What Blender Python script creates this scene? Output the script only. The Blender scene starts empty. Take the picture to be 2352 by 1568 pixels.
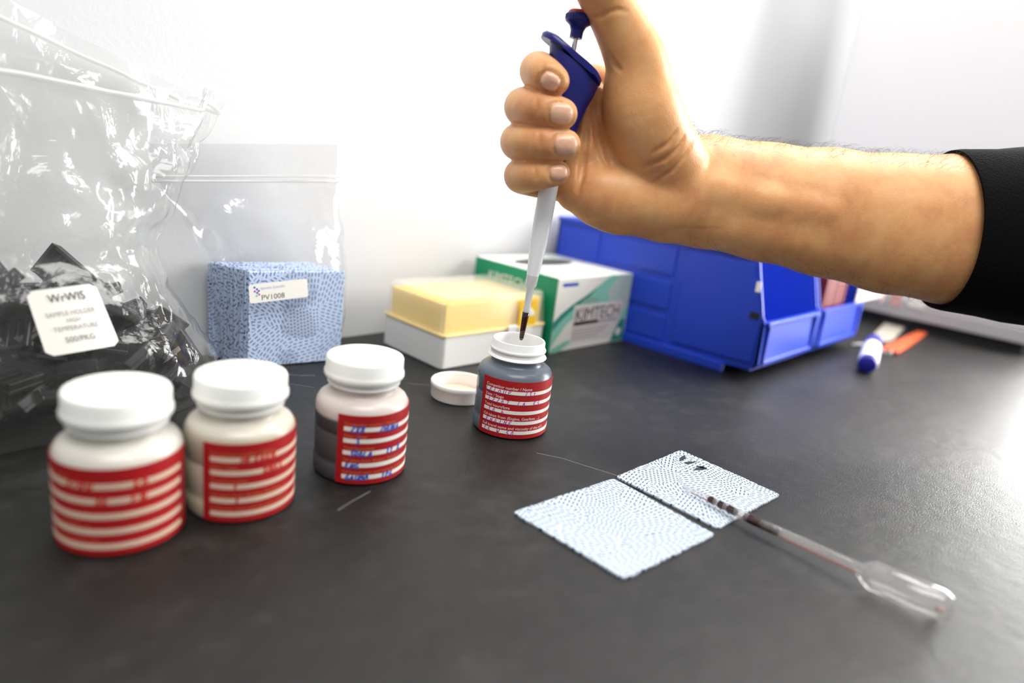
import bpy, bmesh, math, random
import numpy as np
from mathutils import Vector, Matrix, noise as mnoise

random.seed(7)
MM = 0.001
SC = bpy.context.scene
COL = SC.collection

# ------------------------------------------------------------------ camera
FPX = 1568.0
PITCH, ROLL, YAW, CAMH = math.radians(15.3), math.radians(6.9), math.radians(48.0), 153.0
_cy, _sy, _cp, _sp = math.cos(YAW), math.sin(YAW), math.cos(PITCH), math.sin(PITCH)
CF = np.array([_sy * _cp, _cy * _cp, -_sp])
_r0 = np.array([_cy, -_sy, 0.0]); _u0 = np.cross(_r0, CF)
CR = _r0 * math.cos(ROLL) + _u0 * math.sin(ROLL)
CU = -_r0 * math.sin(ROLL) + _u0 * math.cos(ROLL)
CC = np.array([0, 0, CAMH])

cam = bpy.data.cameras.new('camera')
cam.lens = 24.0; cam.sensor_width = 36.0; cam.clip_start = 0.01; cam.clip_end = 50
cam.dof.use_dof = True; cam.dof.focus_distance = 0.374; cam.dof.aperture_fstop = 3.5
camo = bpy.data.objects.new('camera', cam); COL.objects.link(camo)
_m = Matrix.Identity(4)
for _i in range(3):
    _m[_i][0], _m[_i][1], _m[_i][2], _m[_i][3] = CR[_i], CU[_i], -CF[_i], CC[_i] * MM
camo.matrix_world = _m
SC.camera = camo

# ------------------------------------------------------------------ light
w = bpy.data.worlds.new('world'); SC.world = w; w.use_nodes = True
_bg = w.node_tree.nodes['Background']
_bg.inputs[0].default_value = (0.96, 0.98, 1.0, 1); _bg.inputs[1].default_value = 0.42
SC.view_settings.view_transform = 'Standard'
SC.view_settings.look = 'None'
SC.view_settings.gamma = 1.0
SC.view_settings.exposure = 0.11
SC.view_settings.use_curve_mapping = False


def area(name, loc, target, sx, sy, power, col=(1, 1, 1)):
    l = bpy.data.lights.new(name, 'AREA'); l.shape = 'RECTANGLE'
    l.size, l.size_y, l.energy, l.color = sx, sy, power, col
    o = bpy.data.objects.new(name, l); COL.objects.link(o)
    o.location = loc
    d = Vector(target) - Vector(loc)
    o.rotation_euler = d.to_track_quat('-Z', 'Y').to_euler()
    return o


area('ceiling_panel_light_over_bins', (0.90, 0.10, 1.05), (0.58, 0.24, 0.0), 0.6, 0.6, 12.0, (1.0, 0.99, 0.96))
area('ceiling_panel_light', (-0.10, -0.30, 1.35), (0.28, 0.25, 0.05), 1.0, 0.6, 16.0, (1.0, 0.99, 0.97))


# ------------------------------------------------------------------ helpers
def ray(x, y): return CF + CR * (x - 1176) / FPX - CU * (y - 784) / FPX
def at(x, y, d): return CC + ray(x, y) * d
def gz(x, y, z=0.0):
    d = ray(x, y); return CC + d * ((z - CAMH) / d[2])
def onY(x, y, Y):
    d = ray(x, y); return CC + d * (Y / d[1])
def onX(x, y, X):
    d = ray(x, y); return CC + d * (X / d[0])


def tag(o, label=None, cat=None, group=None, kind=None):
    if label: o['label'] = label
    if cat: o['category'] = cat
    if group: o['group'] = group
    if kind: o['kind'] = kind
    return o


def thing(name, label, cat, loc=(0, 0, 0), rotz=0.0, group=None):
    o = bpy.data.objects.new(name, None); COL.objects.link(o)
    o.empty_display_size = 0.01
    o.location = Vector(loc) * MM; o.rotation_euler = (0, 0, rotz)
    return tag(o, label, cat, group)


def part(name, vf, mat, parent=None, smooth=False, bevel=0.0, bseg=2, kind=None, auto=None):
    """vf = (verts in mm, faces); one mesh object."""
    v, f = vf
    me = bpy.data.meshes.new(name)
    me.from_pydata([(a[0] * MM, a[1] * MM, a[2] * MM) for a in v], [], [tuple(int(i) for i in q) for q in f])
    me.validate()
    bm = bmesh.new(); bm.from_mesh(me)
    bmesh.ops.recalc_face_normals(bm, faces=bm.faces)
    if bevel:
        es = [e for e in bm.edges if e.is_manifold and e.calc_face_angle(0) > 0.5]
        bmesh.ops.bevel(bm, geom=es, offset=bevel * MM, segments=bseg, profile=0.5, affect='EDGES', clamp_overlap=True)
    bm.to_mesh(me); bm.free()
    if smooth:
        me.polygons.foreach_set('use_smooth', [True] * len(me.polygons))
        if auto is not None:
            try:
                me.set_sharp_from_angle(angle=math.radians(auto))
            except Exception:
                pass
    me.materials.append(mat)
    o = bpy.data.objects.new(name, me); COL.objects.link(o)
    if parent is not None: o.parent = parent
    if kind: o['kind'] = kind
    return o


def join(*vfs):
    V, Fs = [], []
    for v, f in vfs:
        n = len(V); V += [tuple(a) for a in v]; Fs += [tuple(i + n for i in q) for q in f]
    return V, Fs


def xf(vf, fn): return [tuple(fn(Vector(a))) for a in vf[0]], vf[1]


def box(x0, x1, y0, y1, z0, z1):
    v = [(x, y, z) for x in (x0, x1) for y in (y0, y1) for z in (z0, z1)]
    return v, [(0, 1, 3, 2), (4, 6, 7, 5), (0, 4, 5, 1), (2, 3, 7, 6), (0, 2, 6, 4), (1, 5, 7, 3)]


def prism(poly, t0, t1, axis='x'):
    """poly: 2D outline; extruded along an axis."""
    n = len(poly)
    def mk(a, b, t):
        return (t, a, b) if axis == 'x' else ((a, t, b) if axis == 'y' else (a, b, t))
    v = [mk(a, b, t0) for a, b in poly] + [mk(a, b, t1) for a, b in poly]
    f = [tuple(range(n)), tuple(range(2 * n - 1, n - 1, -1))]
    f += [(i, (i + 1) % n, n + (i + 1) % n, n + i) for i in range(n)]
    return v, f


def lathe(prof, n=64, c=(0, 0), closed=False):
    v, f = [], []
    m = len(prof)
    for i in range(n):
        a = 2 * math.pi * i / n
        for r, z in prof: v.append((c[0] + r * math.cos(a), c[1] + r * math.sin(a), z))
    for i in range(n):
        j = (i + 1) % n
        for k in range(m - 1 if not closed else m):
            k2 = (k + 1) % m
            f.append((i * m + k, j * m + k, j * m + k2, i * m + k2))
    if not closed:
        if prof[0][0] > 1e-6: f.append(tuple(i * m for i in range(n)))
        if prof[-1][0] > 1e-6: f.append(tuple(i * m + m - 1 for i in range(n - 1, -1, -1)))
    return v, f


def tube(path, rad, n=10, flat=None, cap=True):
    path = [Vector(p) for p in path]
    if not hasattr(rad, '__len__'): rad = [rad] * len(path)
    v, f = [], []
    up = Vector((0, 0, 1)); prev = None
    for i, p in enumerate(path):
        t = (path[min(i + 1, len(path) - 1)] - path[max(i - 1, 0)]).normalized()
        if prev is None:
            s = t.cross(up)
            if s.length < 1e-3: s = t.cross(Vector((0, 1, 0)))
        else:
            s = prev - t * prev.dot(t)
        s.normalize(); prev = s
        b = t.cross(s)
        for k in range(n):
            a = 2 * math.pi * k / n
            v.append(tuple(p + (s * math.cos(a) + b * math.sin(a) * (flat or 1.0)) * rad[i]))
    for i in range(len(path) - 1):
        for k in range(n):
            k2 = (k + 1) % n
            f.append((i * n + k, i * n + k2, (i + 1) * n + k2, (i + 1) * n + k))
    if cap:
        f.append(tuple(range(n))); f.append(tuple((len(path) - 1) * n + k for k in range(n - 1, -1, -1)))
    return v, f


def loft(secs, close_ends=True):
    n = len(secs[0]); v = [tuple(p) for s in secs for p in s]; f = []
    for i in range(len(secs) - 1):
        for k in range(n):
            k2 = (k + 1) % n
            f.append((i * n + k, i * n + k2, (i + 1) * n + k2, (i + 1) * n + k))
    if close_ends:
        f.append(tuple(range(n))); f.append(tuple((len(secs) - 1) * n + k for k in range(n - 1, -1, -1)))
    return v, f


def sheet(grid, thick=None, normal=(0, 0, 1)):
    """grid[i][j] points -> surface; optional thickness along a fixed normal."""
    ni, nj = len(grid), len(grid[0])
    v = [tuple(p) for r in grid for p in r]
    f = [(i * nj + j, i * nj + j + 1, (i + 1) * nj + j + 1, (i + 1) * nj + j) for i in range(ni - 1) for j in range(nj - 1)]
    if thick:
        N = Vector(normal) * thick; m = len(v)
        v += [tuple(Vector(p) - N) for p in v]
        f += [tuple(m + i for i in reversed(q)) for q in f]
        rim = [(0, j) for j in range(nj)] + [(i, nj - 1) for i in range(1, ni)] + [(ni - 1, j) for j in range(nj - 2, -1, -1)] + [(i, 0) for i in range(ni - 2, 0, -1)]
        ids = [i * nj + j for i, j in rim]
        for a, b in zip(ids, ids[1:] + ids[:1]): f.append((a, b, m + b, m + a))
    return v, f


def rounded(w, h, r, n=5):
    pts = []
    for cx, cy, a0 in ((w / 2 - r, h / 2 - r, 0), (-w / 2 + r, h / 2 - r, 90), (-w / 2 + r, -h / 2 + r, 180), (w / 2 - r, -h / 2 + r, 270)):
        for k in range(n + 1):
            a = math.radians(a0 + 90 * k / n); pts.append((cx + r * math.cos(a), cy + r * math.sin(a)))
    return pts


def text_vf(s, size, align='LEFT', space=1.0):
    cu = bpy.data.curves.new('lettering', 'FONT'); cu.body = s; cu.size = size; cu.align_x = align
    cu.space_character = space; cu.resolution_u = 3
    o = bpy.data.objects.new('lettering', cu)
    me = bpy.data.meshes.new_from_object(o)
    v = [(p.co.x, p.co.y, 0.0) for p in me.vertices]; f = [tuple(q.vertices) for q in me.polygons]
    bpy.data.objects.remove(o); bpy.data.curves.remove(cu); bpy.data.meshes.remove(me)
    return v, f


STROKES = {
 'L': [[(.1, 1), (0, 0), (.5, .02)]], 'E': [[(.5, 1), (.05, .95), (0, 0), (.5, .03)], [(.03, .5), (.4, .55)]],
 'O': [[(.3, 1), (.05, .75), (.02, .3), (.25, 0), (.5, .3), (.5, .75), (.3, 1)]], 'U': [[(.05, 1), (0, .3), (.2, 0), (.45, .2), (.5, 1)]],
 'P': [[(.1, 0), (.1, 1), (.45, .95), (.5, .65), (.1, .5)]], '7': [[(.02, .95), (.5, 1), (.2, 0)]],
 '3': [[(.05, .95), (.45, 1), (.2, .55), (.5, .3), (.25, 0), (0, .1)]], '1': [[(.05, .75), (.3, 1), (.2, 0)]],
 '2': [[(.02, .8), (.3, 1), (.45, .7), (0, 0), (.5, .03)]], '/': [[(.5, 1.1), (0, -.1)]], '0': [[(.3, 1), (.03, .6), (.15, 0), (.45, .3), (.3, 1)]],
 'A': [[(0, 0), (.3, 1), (.5, 0)], [(.08, .4), (.45, .42)]], 'R': [[(.05, 0), (.1, 1), (.45, .9), (.1, .5), (.5, 0)]],
 '5': [[(.5, 1), (.1, .95), (.08, .55), (.45, .5), (.4, .05), (0, 0)]], 'h': [[(.1, 1), (.05, 0), (.1, .4), (.35, .5), (.4, 0)]],
 'N': [[(0, 0), (.08, 1), (.42, 0), (.52, 1)]], 'G': [[(.5, .85), (.25, 1), (.02, .5), (.25, 0), (.5, .2), (.5, .45), (.3, .42)]],
 'I': [[(.25, 1), (.2, 0)]], 'W': [[(0, 1), (.12, 0), (.28, .6), (.42, 0), (.58, 1)]], 'Z': [[(.02, .95), (.5, 1), (0, 0), (.52, .05)]],
 'X': [[(0, 1), (.5, 0)], [(.5, 1), (0, 0)]], '8': [[(.3, .5), (.05, .8), (.3, 1), (.48, .8), (.05, .2), (.28, 0), (.5, .22), (.3, .5)]],
 'H': [[(.05, 1), (0, 0)], [(.5, 1), (.45, 0)], [(.02, .5), (.48, .52)]], 'M': [[(0, 0), (.08, 1), (.28, .4), (.5, 1), (.56, 0)]], ' ': [],
}


def script_vf(s, h, adv=.72, width=.16, slant=.2):
    """handwriting as ribbons, in the plane."""
    V, Fq = [], []
    x = 0.0
    for ch in s:
        jx, jy, js = random.uniform(-.04, .04), random.uniform(-.06, .06), random.uniform(.88, 1.1)
        for ln in STROKES.get(ch, []):
            pts = [Vector(((x + jx + (px + slant * py) * js) * h, (jy + py * js) * h, 0)) for px, py in ln]
            P = []
            for a, b in zip(pts, pts[1:]):
                P += [a + (b - a) * t for t in (0, .34, .67)]
            P.append(pts[-1])
            n0 = len(V)
            for i, p in enumerate(P):
                t = (P[min(i + 1, len(P) - 1)] - P[max(i - 1, 0)]).normalized()
                nn = Vector((-t.y, t.x, 0)) * width * .5
                V += [tuple(p + nn), tuple(p - nn)]
            Fq += [(n0 + 2 * i, n0 + 2 * i + 1, n0 + 2 * i + 3, n0 + 2 * i + 2) for i in range(len(P) - 1)]
        x += adv
    return V, Fq


# ------------------------------------------------------------------ materials
MATS = {}


def mat(name, col=(.8, .8, .8), rough=.5, metal=0.0, spec=.5, trans=0.0, ior=1.45, sss=0.0, sssr=(.001, .0005, .0003), alpha=1.0, coat=0.0, emit=None):
    if name in MATS: return MATS[name]
    m = bpy.data.materials.new(name); m.use_nodes = True
    b = m.node_tree.nodes['Principled BSDF']
    b.inputs['Base Color'].default_value = (*col, 1); b.inputs['Roughness'].default_value = rough
    b.inputs['Metallic'].default_value = metal; b.inputs['Specular IOR Level'].default_value = spec
    b.inputs['Transmission Weight'].default_value = trans; b.inputs['IOR'].default_value = ior
    b.inputs['Alpha'].default_value = alpha; b.inputs['Coat Weight'].default_value = coat
    if sss:
        b.inputs['Subsurface Weight'].default_value = sss
        b.inputs['Subsurface Radius'].default_value = (1, .5, .3); b.inputs['Subsurface Scale'].default_value = sssr[0]
    MATS[name] = m
    return m


def nodes(m): return m.node_tree.nodes, m.node_tree.links, m.node_tree.nodes['Principled BSDF']


def nd(m, t, **kw):
    n = m.node_tree.nodes.new(t)
    for k, v in kw.items():
        if k.startswith('i_'): n.inputs[k[2:].replace('_', ' ')].default_value = v
        else: setattr(n, k, v)
    return n


def ramp(m, fac, stops):
    r = nd(m, 'ShaderNodeValToRGB'); e = r.color_ramp.elements
    while len(e) < len(stops): e.new(.5)
    for x, (p, c) in zip(e, stops):
        x.position = p; x.color = (*c, 1) if len(c) == 3 else c
    m.node_tree.links.new(fac, r.inputs[0])
    return r


def bump(m, h, strength, dist):
    N, L, b = nodes(m)
    bp = nd(m, 'ShaderNodeBump'); bp.inputs['Strength'].default_value = strength; bp.inputs['Distance'].default_value = dist
    L.new(h, bp.inputs['Height']); L.new(bp.outputs[0], b.inputs['Normal'])
    return bp


def coords(m, kind='Object'):
    return nd(m, 'ShaderNodeTexCoord').outputs[kind]


# worktop: dark stone-look laminate with fine leathery relief
M_TOP = mat('worktop_laminate', (.05, .048, .045), .42, spec=.5)
N, L, B = nodes(M_TOP); B.inputs['Specular IOR Level'].default_value = .5; tc = coords(M_TOP)
n1 = nd(M_TOP, 'ShaderNodeTexNoise', i_Scale=9.0, i_Detail=6.0, i_Roughness=.6); L.new(tc, n1.inputs['Vector'])
n2 = nd(M_TOP, 'ShaderNodeTexNoise', i_Scale=55.0, i_Detail=5.0, i_Roughness=.7); L.new(tc, n2.inputs['Vector'])
mx = nd(M_TOP, 'ShaderNodeMath', operation='ADD'); L.new(n1.outputs['Fac'], mx.inputs[0]); L.new(n2.outputs['Fac'], mx.inputs[1])
md = nd(M_TOP, 'ShaderNodeMath', operation='MULTIPLY'); md.inputs[1].default_value = .5; L.new(mx.outputs[0], md.inputs[0])
rp = ramp(M_TOP, md.outputs[0], [(.34, (.0032, .0031, .0028)), (.5, (.008, .0076, .0068)), (.66, (.028, .0265, .024))])
L.new(rp.outputs[0], B.inputs['Base Color'])
n3 = nd(M_TOP, 'ShaderNodeTexNoise', i_Scale=1250.0, i_Detail=3.0, i_Roughness=.6); L.new(tc, n3.inputs['Vector'])
n4 = nd(M_TOP, 'ShaderNodeTexNoise', i_Scale=90.0, i_Detail=2.0); L.new(tc, n4.inputs['Vector'])
ad = nd(M_TOP, 'ShaderNodeMath', operation='MULTIPLY_ADD'); ad.inputs[1].default_value = 1.2; L.new(n4.outputs['Fac'], ad.inputs[0]); L.new(n3.outputs['Fac'], ad.inputs[2])
bump(M_TOP, ad.outputs[0], .8, .00042)
rr = ramp(M_TOP, n1.outputs['Fac'], [(.3, (.38,) * 3), (.7, (.44,) * 3)]); L.new(rr.outputs[0], B.inputs['Roughness'])

M_SCRATCH = mat('scratched_laminate', (.22, .22, .21), .6)
# painted plaster wall
M_WALL = mat('wall_paint', (.585, .592, .60), .6, spec=.3)
N, L, B = nodes(M_WALL); tc = coords(M_WALL)
n1 = nd(M_WALL, 'ShaderNodeTexNoise', i_Scale=300.0, i_Detail=4.0, i_Roughness=.6); L.new(tc, n1.inputs['Vector'])
n2 = nd(M_WALL, 'ShaderNodeTexNoise', i_Scale=30.0, i_Detail=3.0); L.new(tc, n2.inputs['Vector'])
ad = nd(M_WALL, 'ShaderNodeMath', operation='MULTIPLY_ADD'); ad.inputs[1].default_value = 2.0; L.new(n2.outputs['Fac'], ad.inputs[0]); L.new(n1.outputs['Fac'], ad.inputs[2])
bump(M_WALL, ad.outputs[0], .12, .0012)

M_INST = mat('instrument_white_enamel', (.80, .785, .77), .35, spec=.5)
M_INSTG = mat('instrument_grey_trim', (.42, .40, .40), .4)
M_GAPDARK = mat('gap_black', (.012, .012, .012), .6)  # black for the dark gap under the instrument and the bin notch
M_BLUE = mat('bin_blue_plastic', (.012, .05, .50), .38, spec=.5)
N, L, B = nodes(M_BLUE); n1 = nd(M_BLUE, 'ShaderNodeTexNoise', i_Scale=900.0, i_Detail=2.0); L.new(coords(M_BLUE), n1.inputs['Vector']); bump(M_BLUE, n1.outputs['Fac'], .12, .0004)
M_WHITEP = mat('white_plastic', (.86, .86, .84), .32, spec=.5, sss=.15, sssr=(.002,))
M_CAP = mat('cap_white_plastic', (.86, .85, .81), .4, spec=.4, sss=.2, sssr=(.002,))
M_CAPIN = mat('cap_liner_oil_stained', (.80, .58, .42), .45)
M_SHAFT = mat('pipette_white_plastic', (.92, .92, .93), .25, spec=.5)
M_NAVY = mat('navy_plastic', (.008, .010, .16), .33, spec=.5)
M_REDP = mat('red_button_plastic', (.55, .03, .02), .4)
M_STEEL = mat('brushed_steel', (.72, .70, .66), .25, metal=1.0)
M_OIL = mat('dark_engine_oil', (.030, .006, .004), .08, spec=.6, coat=.3)
M_OILRED = mat('oil_film_red_brown', (.22, .045, .02), .15)
M_RED = mat('label_red_paper', (.40, .010, .012), .45, spec=.4)
M_PAPER = mat('label_white_paper', (.82, .80, .74), .6)
M_AGED = mat('label_tinted_paper', (.72, .55, .42), .6)
M_INKM = mat('magenta_ink', (.45, .02, .36), .6)
M_INKB = mat('blue_ink', (.03, .08, .45), .6)
M_INKK = mat('black_ink', (.02, .02, .02), .6)
M_INKG = mat('grey_ink', (.35, .33, .33), .6)
M_LETW = mat('white_print', (.85, .83, .80), .6)
M_LETO = mat('faded_orange_print', (.65, .18, .06), .6)
M_SLEEVE = mat('black_knit_cloth', (.0025, .0025, .003), .9, spec=.12)
N, L, B = nodes(M_SLEEVE); n1 = nd(M_SLEEVE, 'ShaderNodeTexNoise', i_Scale=700.0, i_Detail=3.0); L.new(coords(M_SLEEVE), n1.inputs['Vector']); bump(M_SLEEVE, n1.outputs['Fac'], .5, .001)
M_BLACKP = mat('black_holder_plastic', (.010, .010, .011), .35, spec=.5)
M_STRIPE = mat('pale_pink_print', (.65, .50, .50), .5)
M_GREEN = mat('carton_green', (.0, .27, .13), .42)
M_CARTON = mat('carton_white', (.72, .72, .66), .45)
M_MINT = mat('carton_mint', (.22, .52, .40), .42)
M_MINTD = mat('carton_teal', (.02, .22, .16), .42)
M_DARKHOLE = mat('carton_slot_dark', (.05, .05, .05), .7)
M_TISSUE = mat('tissue_paper', (.55, .54, .52), .9)
M_BASEP = mat('tip_box_base_plastic', (.74, .735, .71), .42, spec=.4)
M_TIP = mat('yellow_tip_plastic', (1.0, .70, .16), .4, sss=.3, sssr=(.004,))
M_STICKYP = mat('pale_yellow_plastic', (.85, .66, .28), .4)
M_STICKY = mat('yellow_sticker', (.86, .52, .01), .4)
M_MARK = mat('marker_white_barrel', (.85, .85, .86), .35)
M_MARKB = mat('marker_blue_plastic', (.012, .012, .26), .4)
M_ORANGE = mat('orange_red_plastic', (.60, .10, .03), .4)
M_BEIGE = mat('beige_paper', (.45, .40, .34), .7)
M_CARDW = mat('white_card', (.70, .64, .66), .55)
M_CARDR = mat('dark_red_card', (.16, .012, .012), .5)
M_PINK = mat('pink_paper', (.70, .38, .34), .6)
M_WIRE = mat('white_cable', (.6, .58, .57), .5)
M_NAIL = mat('fingernail', (.86, .48, .32), .22, spec=.5, sss=.3, sssr=(.002,), coat=.15)
M_HAIR = mat('dark_arm_hair', (.05, .03, .02), .5)

# skin
M_SKIN = mat('skin', (.62, .36, .19), .42, spec=.45, sss=.35, sssr=(.004,))
N, L, B = nodes(M_SKIN); tc = coords(M_SKIN)
n1 = nd(M_SKIN, 'ShaderNodeTexNoise', i_Scale=38.0, i_Detail=5.0, i_Roughness=.6); L.new(tc, n1.inputs['Vector'])
rp = ramp(M_SKIN, n1.outputs['Fac'], [(.30, (.60, .25, .105)), (.52, (.74, .37, .150)), (.75, (.82, .47, .22))]); L.new(rp.outputs[0], B.inputs['Base Color'])
n2 = nd(M_SKIN, 'ShaderNodeTexVoronoi', i_Scale=900.0); L.new(tc, n2.inputs['Vector'])
n3 = nd(M_SKIN, 'ShaderNodeTexNoise', i_Scale=260.0, i_Detail=4.0); L.new(tc, n3.inputs['Vector'])
ad = nd(M_SKIN, 'ShaderNodeMath', operation='MULTIPLY_ADD'); ad.inputs[1].default_value = 1.4; L.new(n3.outputs['Fac'], ad.inputs[0]); L.new(n2.outputs['Distance'], ad.inputs[2])
bump(M_SKIN, ad.outputs[0], .10, .0006)


def jar_mat(name, lower, upper, level):
    """milky plastic jar: the oil behind the wall shows up to its level."""
    m = mat(name, upper, .28, spec=.5, sss=.1, sssr=(.002,))
    N, L, b = nodes(m)
    sp = nd(m, 'ShaderNodeSeparateXYZ'); L.new(coords(m), sp.inputs[0])
    mr = nd(m, 'ShaderNodeMapRange'); mr.inputs[1].default_value = (level - .8) * MM; mr.inputs[2].default_value = (level + .8) * MM
    L.new(sp.outputs['Z'], mr.inputs[0])
    mixc = nd(m, 'ShaderNodeMix', data_type='RGBA'); L.new(mr.outputs[0], mixc.inputs[0])
    mixc.inputs[6].default_value = (*lower, 1); mixc.inputs[7].default_value = (*upper, 1)
    L.new(mixc.outputs[2], b.inputs['Base Color'])
    return m


def film(name, base_t, rough, tint, wr_scale, wr_str, haze, fres=1.3):
    """thin clear plastic: see-through, with reflections and a little haze."""
    m = bpy.data.materials.new(name); m.use_nodes = True
    nt = m.node_tree; nt.nodes.clear(); L = nt.links
    out = nt.nodes.new('ShaderNodeOutputMaterial')
    tr = nt.nodes.new('ShaderNodeBsdfTransparent'); tr.inputs[0].default_value = (*tint, 1)
    gl = nt.nodes.new('ShaderNodeBsdfGlossy'); gl.inputs['Roughness'].default_value = rough; gl.inputs[0].default_value = (1, 1, 1, 1)
    df = nt.nodes.new('ShaderNodeBsdfDiffuse'); df.inputs[0].default_value = (.86, .86, .84, 1)
    tl = nt.nodes.new('ShaderNodeBsdfTranslucent'); tl.inputs[0].default_value = (.86, .86, .84, 1)
    hz = nt.nodes.new('ShaderNodeMixShader'); hz.inputs[0].default_value = .5; L.new(df.outputs[0], hz.inputs[1]); L.new(tl.outputs[0], hz.inputs[2])
    tcn = nt.nodes.new('ShaderNodeTexCoord')
    n1 = nt.nodes.new('ShaderNodeTexNoise'); n1.inputs['Scale'].default_value = wr_scale; n1.inputs['Detail'].default_value = 5; n1.inputs['Distortion'].default_value = .8
    L.new(tcn.outputs['Object'], n1.inputs['Vector'])
    bp = nt.nodes.new('ShaderNodeBump'); bp.inputs['Strength'].default_value = wr_str; bp.inputs['Distance'].default_value = .004
    vo = nt.nodes.new('ShaderNodeTexVoronoi'); vo.inputs['Scale'].default_value = wr_scale * 1.2
    wv = nt.nodes.new('ShaderNodeVectorMath'); wv.operation = 'MULTIPLY_ADD'; wv.inputs[1].default_value = (.03,) * 3
    L.new(n1.outputs['Color'], wv.inputs[0]); L.new(tcn.outputs['Object'], wv.inputs[2]); L.new(wv.outputs[0], vo.inputs['Vector'])
    hh = nt.nodes.new('ShaderNodeMath'); hh.operation = 'MULTIPLY_ADD'; hh.inputs[1].default_value = .8
    L.new(vo.outputs['Distance'], hh.inputs[0]); L.new(n1.outputs['Fac'], hh.inputs[2])
    L.new(hh.outputs[0], bp.inputs['Height'])
    L.new(bp.outputs[0], gl.inputs['Normal'])
    lw = nt.nodes.new('ShaderNodeLayerWeight'); L.new(bp.outputs[0], lw.inputs['Normal'])
    fr = nt.nodes.new('ShaderNodeMath'); fr.operation = 'POWER'; fr.inputs[1].default_value = 4.0; L.new(lw.outputs['Facing'], fr.inputs[0])
    mu = nt.nodes.new('ShaderNodeMath'); mu.operation = 'MULTIPLY_ADD'; mu.inputs[1].default_value = fres; mu.inputs[2].default_value = base_t; mu.use_clamp = True
    L.new(fr.outputs[0], mu.inputs[0])
    m0 = nt.nodes.new('ShaderNodeMixShader'); m0.inputs[0].default_value = haze
    L.new(tr.outputs[0], m0.inputs[1]); L.new(hz.outputs[0], m0.inputs[2])
    m1 = nt.nodes.new('ShaderNodeMixShader'); L.new(mu.outputs[0], m1.inputs[0]); L.new(m0.outputs[0], m1.inputs[1]); L.new(gl.outputs[0], m1.inputs[2])
    L.new(m1.outputs[0], out.inputs[0])
    MATS[name] = m
    return m


M_FILM = film('clear_bag_film', .04, .13, (.965, .965, .96), 30.0, .6, .05, .9)
M_FILM2 = film('clear_small_bag_film', .055, .10, (.96, .96, .965), 24.0, .55, .055, .9)
M_ZIP = film('zip_seal_plastic', .08, .15, (.97, .97, .97), 20.0, .2, .65, .8)
M_LID = film('frosted_lid_plastic', .02, .25, (1, 1, 1), 20.0, .05, .16, .6)
M_CLEAR = film('clear_dropper_plastic', .05, .06, (.88, .865, .855), 20.0, .05, .16, .9)
M_TIPCLEAR = film('clear_tip_plastic', .04, .08, (.98, .98, .99), 20.0, .03, .68, .6)


# printed wipe: patches of dashes and dots on pale blue
def wipe_mat(name, paper, ink, upright=False, scale=1.0):
    m = mat(name, paper, .8, spec=.1)
    N, L, b = nodes(m); tc = coords(m)
    if upright:      # the print lies in the sheet's own x-z plane; each sheet is cut from another place of the roll
        s3 = nd(m, 'ShaderNodeSeparateXYZ'); L.new(tc, s3.inputs[0]); c3 = nd(m, 'ShaderNodeCombineXYZ')
        L.new(s3.outputs[0], c3.inputs[0]); L.new(s3.outputs[2], c3.inputs[1]); L.new(s3.outputs[1], c3.inputs[2])
        oi = nd(m, 'ShaderNodeObjectInfo'); va = nd(m, 'ShaderNodeVectorMath', operation='ADD')
        L.new(c3.outputs[0], va.inputs[0]); L.new(oi.outputs['Random'], va.inputs[1]); tc = va.outputs[0]
    vo = nd(m, 'ShaderNodeTexVoronoi', i_Scale=72.0 * scale, i_Randomness=1.0); L.new(tc, vo.inputs['Vector'])
    sp = nd(m, 'ShaderNodeSeparateColor'); L.new(vo.outputs['Color'], sp.inputs[0])
    an = nd(m, 'ShaderNodeMath', operation='MULTIPLY'); an.inputs[1].default_value = 6.283; L.new(sp.outputs[0], an.inputs[0])
    vr = nd(m, 'ShaderNodeVectorRotate', rotation_type='Z_AXIS'); L.new(tc, vr.inputs['Vector']); L.new(an.outputs[0], vr.inputs['Angle'])
    xy = nd(m, 'ShaderNodeSeparateXYZ'); L.new(vr.outputs[0], xy.inputs[0])
    def mth(op, a, b_=None):
        q = nd(m, 'ShaderNodeMath', operation=op)
        for k, z in enumerate((a, b_)):
            if z is None: continue
            if isinstance(z, (int, float)): q.inputs[k].default_value = z
            else: L.new(z, q.inputs[k])
        return q.outputs[0]
    dots = mth('GREATER_THAN', sp.outputs[1], .80)
    pitch = .0019 / scale
    length = mth('ADD', .0034 / scale, mth('MULTIPLY', dots, -.0014 / scale))
    v_ = mth('DIVIDE', xy.outputs[1], pitch); row = mth('FLOOR', v_)
    shift = mth('FRACT', mth('MULTIPLY', mth('SINE', mth('MULTIPLY', row, 12.9898)), 437.58))
    u_ = mth('ADD', mth('DIVIDE', xy.outputs[0], length), shift)
    fu = mth('ABSOLUTE', mth('SUBTRACT', mth('FRACT', u_), .5)); fv = mth('ABSOLUTE', mth('SUBTRACT', mth('FRACT', v_), .5))
    on = mth('MULTIPLY', mth('LESS_THAN', fu, mth('SUBTRACT', .32, mth('MULTIPLY', dots, .10))), mth('LESS_THAN', fv, mth('ADD', .145, mth('MULTIPLY', dots, .08))))
    mc = nd(m, 'ShaderNodeMix', data_type='RGBA'); L.new(on, mc.inputs[0]); mc.inputs[6].default_value = (*paper, 1); mc.inputs[7].default_value = (*ink, 1)
    L.new(mc.outputs[2], b.inputs['Base Color'])
    n1 = nd(m, 'ShaderNodeTexNoise', i_Scale=500.0, i_Detail=3.0); L.new(tc, n1.inputs['Vector']); bump(m, n1.outputs['Fac'], .15, .0005)
    return m


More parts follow.
